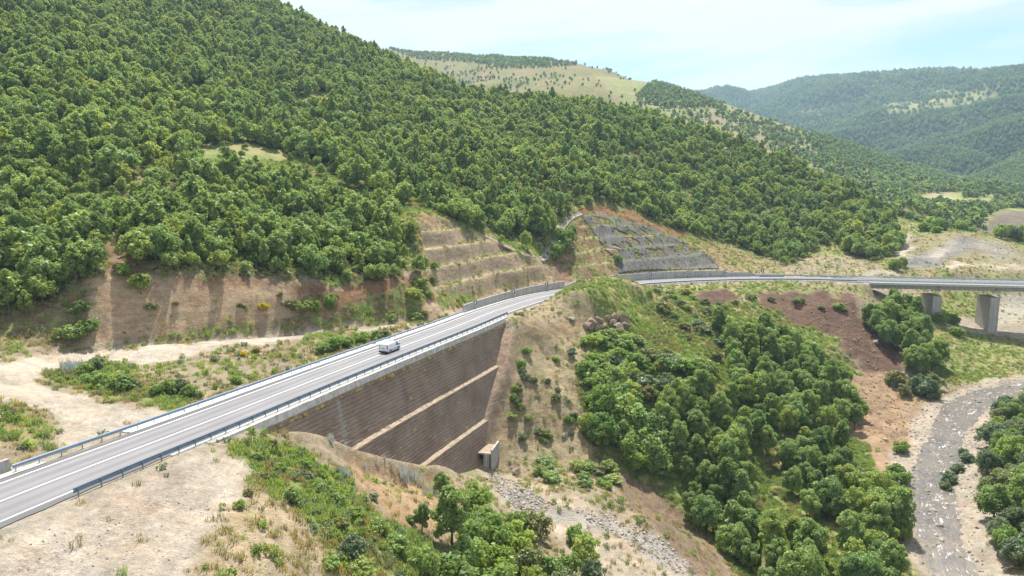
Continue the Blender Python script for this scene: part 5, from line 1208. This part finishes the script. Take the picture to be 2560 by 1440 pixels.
while k < 230:
    s = random.uniform(RIVER.s_at_px(2440), RIVER.s[-1] - 30); d = random.gauss(0, 2.6)
    p = RIVER.q[int(s)] + RIVER.n[int(s)] * d; r = random.choice([.3, .4, .5, .65, .95, .45, .35]); zz_ = max(float(height(p[0], p[1])[0]), p[2] - .06)
    o = link('boulder', RKS['wet' if random.random() < .2 else 'pale'][k % 3]); o.location = (p[0], p[1], zz_ + .05); o.rotation_euler = (0, 0, random.uniform(0, 6)); o.scale = (r, r * random.uniform(.6, .9), r * .55); tag(o, 'water worn boulder breaking the surface of the rapids', 'boulder', 'boulders in the rapids'); k += 1
def stones_stuff(name, label, polys, n, s0_, s1_, kinds, y0=42):
    pts = []; r = np.random.default_rng(len(name))
    while len(pts) < n:
        pl = polys[r.integers(len(polys))]; pa = np.array(pl); px, py = r.uniform(pa[:, 0].min(), pa[:, 0].max()), r.uniform(pa[:, 1].min(), pa[:, 1].max())
        if inpoly(np.array([px]), np.array([py]), pl)[0]: pts.append(at_px(px, py, y0))
    pts = np.array(pts); scatter_stuff(name, label, [m for q in kinds for m in RKS[q]], pts, r.uniform(0, 1, n)**2 * (s1_ - s0_) + s0_, r.uniform(0, 6.28, n), r.integers(0, 3 * len(kinds), n), 'stones')
stones_stuff('rubble', 'loose pale rubble and gravel in the gully', [[(1220,1185),(1300,1205),(1380,1260),(1360,1290),(1290,1270),(1230,1220)], [(1420,1265),(1530,1285),(1650,1345),(1760,1435),(1690,1435),(1590,1370),(1480,1310)]], 1500, .07, .42, ['pale', 'rub'])
stones_stuff('clods', 'brown earth clods on the landslip scar below the road shoulder', [[(1930,745),(2120,755),(2180,850),(2250,930),(2330,1040),(2260,1110),(2150,1080),(2080,960),(2060,850)]], 900, .08, .5, ['brown'], 120)
r = np.random.default_rng(5); n = 4500; s = r.uniform(2, len(RIVER.s) - 8, n).astype(int); d = r.normal(0, 5.5, n)
pts = RIVER.q[s] + RIVER.n[s] * d[:, None]; pts[:, 2] = height(pts[:, 0], pts[:, 1])
scatter_stuff('shingle', 'loose stones and shingle along the stream bed', RKS['pale'] + RKS['wet'] + RKS['rub'], pts, .06 + .34 * r.random(n)**3, r.uniform(0, 6.28, n), r.integers(0, 9, n), 'stones')
stones_stuff('scree', 'small stones strewn on the bare slope and flat ground', [[(1240,880),(1440,880),(1460,1100),(1280,1170)], [(100,1330),(600,1180),(560,1320),(450,1430),(20,1430)], [(2060,990),(2200,950),(2340,1050),(2230,1180)], [(480,1440),(640,1240),(820,1380),(830,1440)], [(870,1160),(1100,1220),(1000,1300)]], 1500, .03, .15, ['pale', 'rub'])

# ------------------------------------------------------------------ grass and weeds
def grass_points(n, y0, y1, seed, vmin, bias):
    r = np.random.default_rng(seed); k = np.nonzero((YF > y0) & (YF < y1) & (PXF > -200) & (PXF < 2750) & (PYF > 400) & (PYF < 1650) & (VEG > vmin))[0]
    a = (VEG[k]**bias) * np.interp(YF[k], [40, 120, 300], [1, .8, .25])
    cell = np.interp(YF[k], [40, 230, 300, 400], [.25, .25, .6, 1.5]); a *= cell
    k = r.choice(k, n, p=a / a.sum()); x = XF[k] + r.uniform(-.3, .3, n); y = YF[k] + r.uniform(-.3, .3, n)
    cl = fbm(x * .5, y * .5, 3, 91); D, S, Z = ROAD.nearest(x, y, 20); Dr, _, _ = RIVER.nearest(x, y, 20)
    m = (cl > -.12) & ~((np.abs(D) < 6.2)) & (np.abs(Dr) > 7) & ~((D > 0) & (D < 16) & (S > WF_S[1]) & (S < WF_S[-1]))
    return x[m], y[m], k[m]
x_, y_, k_ = grass_points(120000, 40, 400, 92, .03, 1.7)
dry = fbm(x_ * .08, y_ * .08, 3, 93) + .25 * (VEG[k_] < .5) > .08
r = np.random.default_rng(94); pick_ = np.where(r.random(len(x_)) < .16, r.integers(4, 6, len(x_)), np.where(dry, r.integers(2, 4, len(x_)), r.integers(0, 2, len(x_))))
scatter_stuff('grass', 'tufts of green and dry grass and weeds on the open ground', TUFT, np.c_[x_, y_, height(x_, y_)], r.uniform(.55, 1.35, len(x_)), r.uniform(0, 6.28, len(x_)), pick_, 'grass')

# dry weeds rooted along the ledges and the top of the wall
r = np.random.default_rng(97); pts = []
for dd, zz_, n_ in ((6.98, -1.15, 70), (8.45, -9.25, 45), (10.4, -18.0, 35)):
    for s_ in r.uniform(WF_S[1], W1, n_): pts.append(ROAD.off(s_, dd + r.uniform(-.1, .5), zz_ + r.uniform(-.1, .15)))
for s_, dp_ in zip(r.uniform(WF_S[2], W1 - 4, 14), r.uniform(1.5, 17, 14)): pts.append(ROAD.off(s_, 7.05 + dp_ * .19 + (.75 if dp_ > 9.3 else 0), -dp_))
pts = np.array(pts); scatter_stuff('weeds', 'dry weeds rooted along the ledges of the retaining wall', TUFT, pts, r.uniform(.4, 1.1, len(pts)), r.uniform(0, 6.28, len(pts)), r.integers(2, 4, len(pts)), 'weeds')

# ------------------------------------------------------------------ netting on the cutting
NET = [(1448,541),(1500,531),(1560,543),(1640,573),(1700,600),(1760,632),(1788,650),(1800,673),(1700,675),(1600,680),(1548,686),(1541,672),(1530,645),(1500,605),(1480,575)]
def net_material():
    q = NT('dark_rockfall_netting'); v = q.coord()
    w = q.noise(q.coord('Object', (1, .16, .16)), 1.5, 5, .65); f = q.noise(v, 5, 3, .7); g2 = q.noise(v, .3, 4, .6)
    c = q.mix(q.remap(w, .35, .62), (.075, .068, .066), (.135, .124, .12)); c = q.mix(q.remap(w, .60, .70, 0, .6), c, (.24, .235, .24)); c = q.mix(q.remap(g2, .56, .68, 0, .65), c, (.19, .20, .095))
    q.base(q.mul(c, q.remap(f, .3, .7, .8, 1.2))); q.bump(w, .25); return q.m
xs = np.arange(25, 95, .45); ys = np.arange(236, 305, .45); gx_, gy_ = np.meshgrid(xs, ys); zz2 = height(gx_.ravel(), gy_.ravel())
p_, q_ = proj(gx_.ravel(), gy_.ravel(), zz2); hole = fbm(gx_.ravel() * .13, gy_.ravel() * .26, 4, 95)
ins = inpoly(p_ + 8 * fbm(gx_.ravel() * .3, gy_.ravel() * .3, 2, 96), q_, NET)
low_ = q_ > 640 - .1 * (p_ - 1600)
keepv = (ins & ((hole < .16) | low_)).reshape(gx_.shape); V = np.c_[gx_.ravel(), gy_.ravel() - .10, zz2 + .16]
Fc = [(j*len(xs)+i, j*len(xs)+i+1, (j+1)*len(xs)+i+1, (j+1)*len(xs)+i) for j in range(len(ys)-1) for i in range(len(xs)-1) if keepv[j, i] and keepv[j+1, i] and keepv[j, i+1] and keepv[j+1, i+1]]
used = sorted({i for f in Fc for i in f}); mp_ = {o: k for k, o in enumerate(used)}
net = tag(mesh_obj('slope_netting', [V[i] for i in used], [tuple(mp_[i] for i in f) for f in Fc], net_material(), smooth_=True), 'dark grey netting draped over the terraced cutting above the long wall', 'netting')
so_ = net.modifiers.new('thickness', 'SOLIDIFY'); so_.thickness = .05; so_.offset = 1

# ------------------------------------------------------------------ drainage channel, culvert, flow
def px_path(rows, y0, dz=0.0):
    pts = [np.array(at_px(x, y, y0)) for x, y in rows]; return Path([tuple(p + np.array([0, 0, dz])) for p in pts], .8, relax=6)
def follow(path, prof, name, mat, label, cat, kind=None):
    n = len(path.s); V = []; Fc = []; m = len(prof)
    for k in range(n):
        for d, u in prof:
            p = path.q[k] + path.n[k] * d; V.append((p[0], p[1], max(float(height(p[0], p[1])[0]) - .05, path.q[k][2] - .4) + u))
        if k:
            for i in range(m): Fc.append(((k-1)*m+i, (k-1)*m+(i+1) % m, k*m+(i+1) % m, k*m+i))
    return tag(mesh_obj(name, V, Fc, mat), label, cat, kind=kind)
follow(px_path([(1352,652),(1372,632),(1390,598),(1410,566),(1430,545),(1455,535)], 200), [(-.85, -.3), (-.85, .42), (-.6, .42), (-.5, .15), (.5, .15), (.6, .42), (.85, .42), (.85, -.3)], 'drainage_channel', M_GUT, 'pale concrete drainage channel curving up beside the netted cutting', 'channel')
follow(px_path([(1352,652),(1300,632),(1240,603),(1170,570)], 200), [(-.5, -.3), (-.5, .2), (.5, .2), (.5, -.3)], 'path', M_SOIL, None, None, 'structure')
cx_, cy_, cz_ = at_px(1222, 1172, 100); base = np.array([cx_, cy_, cz_])
cu = empty('culvert_outlet', tuple(base + np.array([0, 1.5, 0]))); cu.rotation_euler = (0, 0, R(-14)); tag(cu, 'concrete culvert outlet with a white topped side wall at the wall foot', 'culvert')
def cbox(name, x0, x1, y0, y1, z0, z1, mat): return mesh_obj(name, [(x0,y0,z0),(x1,y0,z0),(x1,y1,z0),(x0,y1,z0),(x0,y0,z1),(x1,y0,z1),(x1,y1,z1),(x0,y1,z1)], [(3,2,1,0),(4,5,6,7),(0,1,5,4),(1,2,6,5),(2,3,7,6),(3,0,4,7)], mat, cu)
cbox('apron', -2.9, .7, -1.2, 4.0, 2.75, 3.05, M_SOIL); cbox('side_wall', .72, 1.12, -1.25, 4.0, -1.2, 3.9, M_CONC); cbox('drop_wall', -.9, .7, -.9, -.3, -1.2, 2.74, simple('wet_dark_concrete', (.12, .11, .10), .3, 2, .4)); cbox('opening_shade', -3.0, -.95, -.2, .1, -1.2, 2.74, M_BLACK)  # last box is solid black, standing in for the shade inside the culvert
M_FLOW = simple('falling_water', (.72, .72, .72), .15, 4, .3)
V = []; Fc = []
for k in range(7):
    x0 = -.62 + k * .17 + random.uniform(-.03, .03); w_ = random.uniform(.025, .06); o = len(V); zl = random.uniform(-.4, .5)
    for y_, z_ in ((-.5, 3.09), (-1.1, 3.1), (-1.32, 2.85), (-1.45, 1.8), (-1.52, zl)):
        V += [(x0 - w_, y_, z_), (x0 + w_, y_, z_), (x0 + w_, y_ + .05, z_ - .03), (x0 - w_, y_ + .05, z_ - .03)]
    for j in range(4):
        for i in range(4): Fc.append((o+4*j+i, o+4*j+(i+1) % 4, o+4*j+4+(i+1) % 4, o+4*j+4+i))
mesh_obj('water_flow', V, Fc, M_FLOW, cu)
# driftwood below the outlet
M_WOOD = simple('bleached_wood', (.55, .52, .48), .15, 3, .9)
for i, (px, py, a, l) in enumerate([(1195,1190,.5,1.9),(1207,1196,-.7,1.5),(1225,1188,.2,1.6),(1240,1198,-.3,1.2),(1250,1203,.1,1.6)]):
    X, Y, Z = at_px(px, py, 100); rn = random.Random(i); V = []; Fc = []; pts = [(-l/2, 0, .1), (-l/6, rn.uniform(-.2, .2), .2), (l/5, rn.uniform(-.15, .15), .15), (l/2, rn.uniform(-.3, .3), .25)]
    for k, (x, y, z) in enumerate(pts):
        for j in range(6): V.append((x, y + .07 * (1 - .2 * k) * math.cos(j * 1.047), z + .07 * (1 - .2 * k) * math.sin(j * 1.047)))
        if k:
            for j in range(6): Fc.append(((k-1)*6+j, (k-1)*6+(j+1) % 6, k*6+(j+1) % 6, k*6+j))
    o = mesh_obj('driftwood', V, Fc, M_WOOD); o.location = (X, Y, Z + .05); o.rotation_euler = (0, 0, a); tag(o, 'bleached driftwood branch lying below the culvert outlet', 'driftwood', 'driftwood below the culvert')
# ------------------------------------------------------------------ the air between here and the mountains
def haze(density, colr):
    x0, x1, y0, y1, z0, z1 = -2250, 4250, -50, 5700, -60, 760
    V = [(x, y, z) for z in (z0, z1) for x, y in ((x0, y0), (x1, y0), (x1, y1), (x0, y1))]
    o = mesh_obj('haze', V, [(3,2,1,0),(4,5,6,7),(0,1,5,4),(1,2,6,5),(2,3,7,6),(3,0,4,7)], None); tag(o, 'pale blue summer haze lying over the whole valley', 'haze', kind='stuff')
    m = bpy.data.materials.new('thin_haze'); m.use_nodes = True; t = m.node_tree; t.nodes.clear(); out = t.nodes.new('ShaderNodeOutputMaterial'); pv = t.nodes.new('ShaderNodeVolumePrincipled')
    pv.inputs['Color'].default_value = (*colr, 1); pv.inputs['Density'].default_value = density; pv.inputs['Anisotropy'].default_value = .2; t.links.new(pv.outputs[0], out.inputs['Volume']); o.data.materials.append(m)
haze(.00013, (.55, .80, 1.0))
# ------------------------------------------------------------------ light, sky, camera
SUN_EL, SUN_AZ = 61.0, 2.0            # degrees; azimuth clockwise from straight ahead
wd = bpy.data.worlds.new('World'); scene.world = wd; wd.use_nodes = True
nt = wd.node_tree; bg = nt.nodes['Background']
sky = nt.nodes.new('ShaderNodeTexSky'); sky.sky_type = 'NISHITA'; sky.sun_disc = False
sky.sun_elevation = R(SUN_EL); sky.sun_rotation = R(SUN_AZ); sky.altitude = 600; sky.air_density = 1.0; sky.dust_density = .6; sky.ozone_density = 2.2
tc = nt.nodes.new('ShaderNodeTexCoord'); 
sp = nt.nodes.new('ShaderNodeSeparateXYZ'); nt.links.new(tc.outputs['Generated'], sp.inputs[0])
def wm(op, a, b):
    x = nt.nodes.new('ShaderNodeMath'); x.operation = op
    for i, q in enumerate((a, b)):
        if hasattr(q, 'is_output'): nt.links.new(q, x.inputs[i])
        else: x.inputs[i].default_value = q
    return x.outputs[0]
yy = wm('MAXIMUM', wm('ABSOLUTE', sp.outputs[1], 0.0), .12)
u_ = wm('DIVIDE', sp.outputs[0], yy); v_ = wm('DIVIDE', sp.outputs[2], yy)
cb = nt.nodes.new('ShaderNodeCombineXYZ'); nt.links.new(wm('MULTIPLY', u_, 1.5), cb.inputs[0]); nt.links.new(wm('MULTIPLY', wm('SUBTRACT', v_, wm('MULTIPLY', u_, .10)), 11.0), cb.inputs[1])
def cloud(scale, det, off, lo, hi, top):
    mp = nt.nodes.new('ShaderNodeMapping'); nt.links.new(cb.outputs[0], mp.inputs[0]); mp.inputs['Location'].default_value = (off, off * .7, 0)
    no = nt.nodes.new('ShaderNodeTexNoise'); nt.links.new(mp.outputs[0], no.inputs[0]); no.inputs['Scale'].default_value = scale; no.inputs['Detail'].default_value = det; no.inputs['Roughness'].default_value = .58; no.inputs['Distortion'].default_value = .5
    mr = nt.nodes.new('ShaderNodeMapRange'); nt.links.new(no.outputs[0], mr.inputs[0]); mr.inputs[1].default_value = lo; mr.inputs[2].default_value = hi; mr.inputs[3].default_value = 0; mr.inputs[4].default_value = top
    return mr.outputs[0]
mr_out = wm('ADD', cloud(1.0, 7, 3.1, .38, .58, .95), cloud(2.6, 6, 7.7, .50, .72, .30))
mx = nt.nodes.new('ShaderNodeMix'); mx.data_type = 'RGBA'; nt.links.new(mr_out, mx.inputs[0]); mx.clamp_factor = True; tn = nt.nodes.new('ShaderNodeMix'); tn.data_type = 'RGBA'; tn.blend_type = 'MULTIPLY'; tn.inputs[0].default_value = 1; nt.links.new(sky.outputs[0], tn.inputs[6]); tn.inputs[7].default_value = (.62, .655, .74, 1); nt.links.new(tn.outputs[2], mx.inputs[6]); mx.inputs[7].default_value = (4.0, 4.07, 4.12, 1)
nt.links.new(mx.outputs[2], bg.inputs[0]); bg.inputs[1].default_value = .115
sl = bpy.data.lights.new('sun', 'SUN'); sl.energy = 4.1; sl.angle = R(.53); sl.color = (1, .955, .88)
so = bpy.data.objects.new('sun', sl); col.objects.link(so); so.location = (0, 200, 300)
_d = Vector((math.sin(R(SUN_AZ)) * math.cos(R(SUN_EL)), math.cos(R(SUN_AZ)) * math.cos(R(SUN_EL)), math.sin(R(SUN_EL))))
so.rotation_euler = _d.to_track_quat('Z', 'Y').to_euler()
cam = bpy.data.cameras.new('camera'); co = bpy.data.objects.new('camera', cam); col.objects.link(co)
co.location = (0, 0, ZC); co.rotation_euler = (R(90) - PITCH, 0, 0); cam.sensor_width = 36; cam.lens = 36 * F / 2560; cam.clip_end = 30000; cam.clip_start = .5
scene.camera = co
vs = scene.view_settings; vs.view_transform = 'Standard'; vs.look = 'None'; vs.exposure = 1.15; vs.gamma = 1
scene.cycles.use_denoising = True
scene.cycles.max_bounces = 6; scene.cycles.diffuse_bounces = 3; scene.cycles.transmission_bounces = 4; scene.cycles.transparent_max_bounces = 6
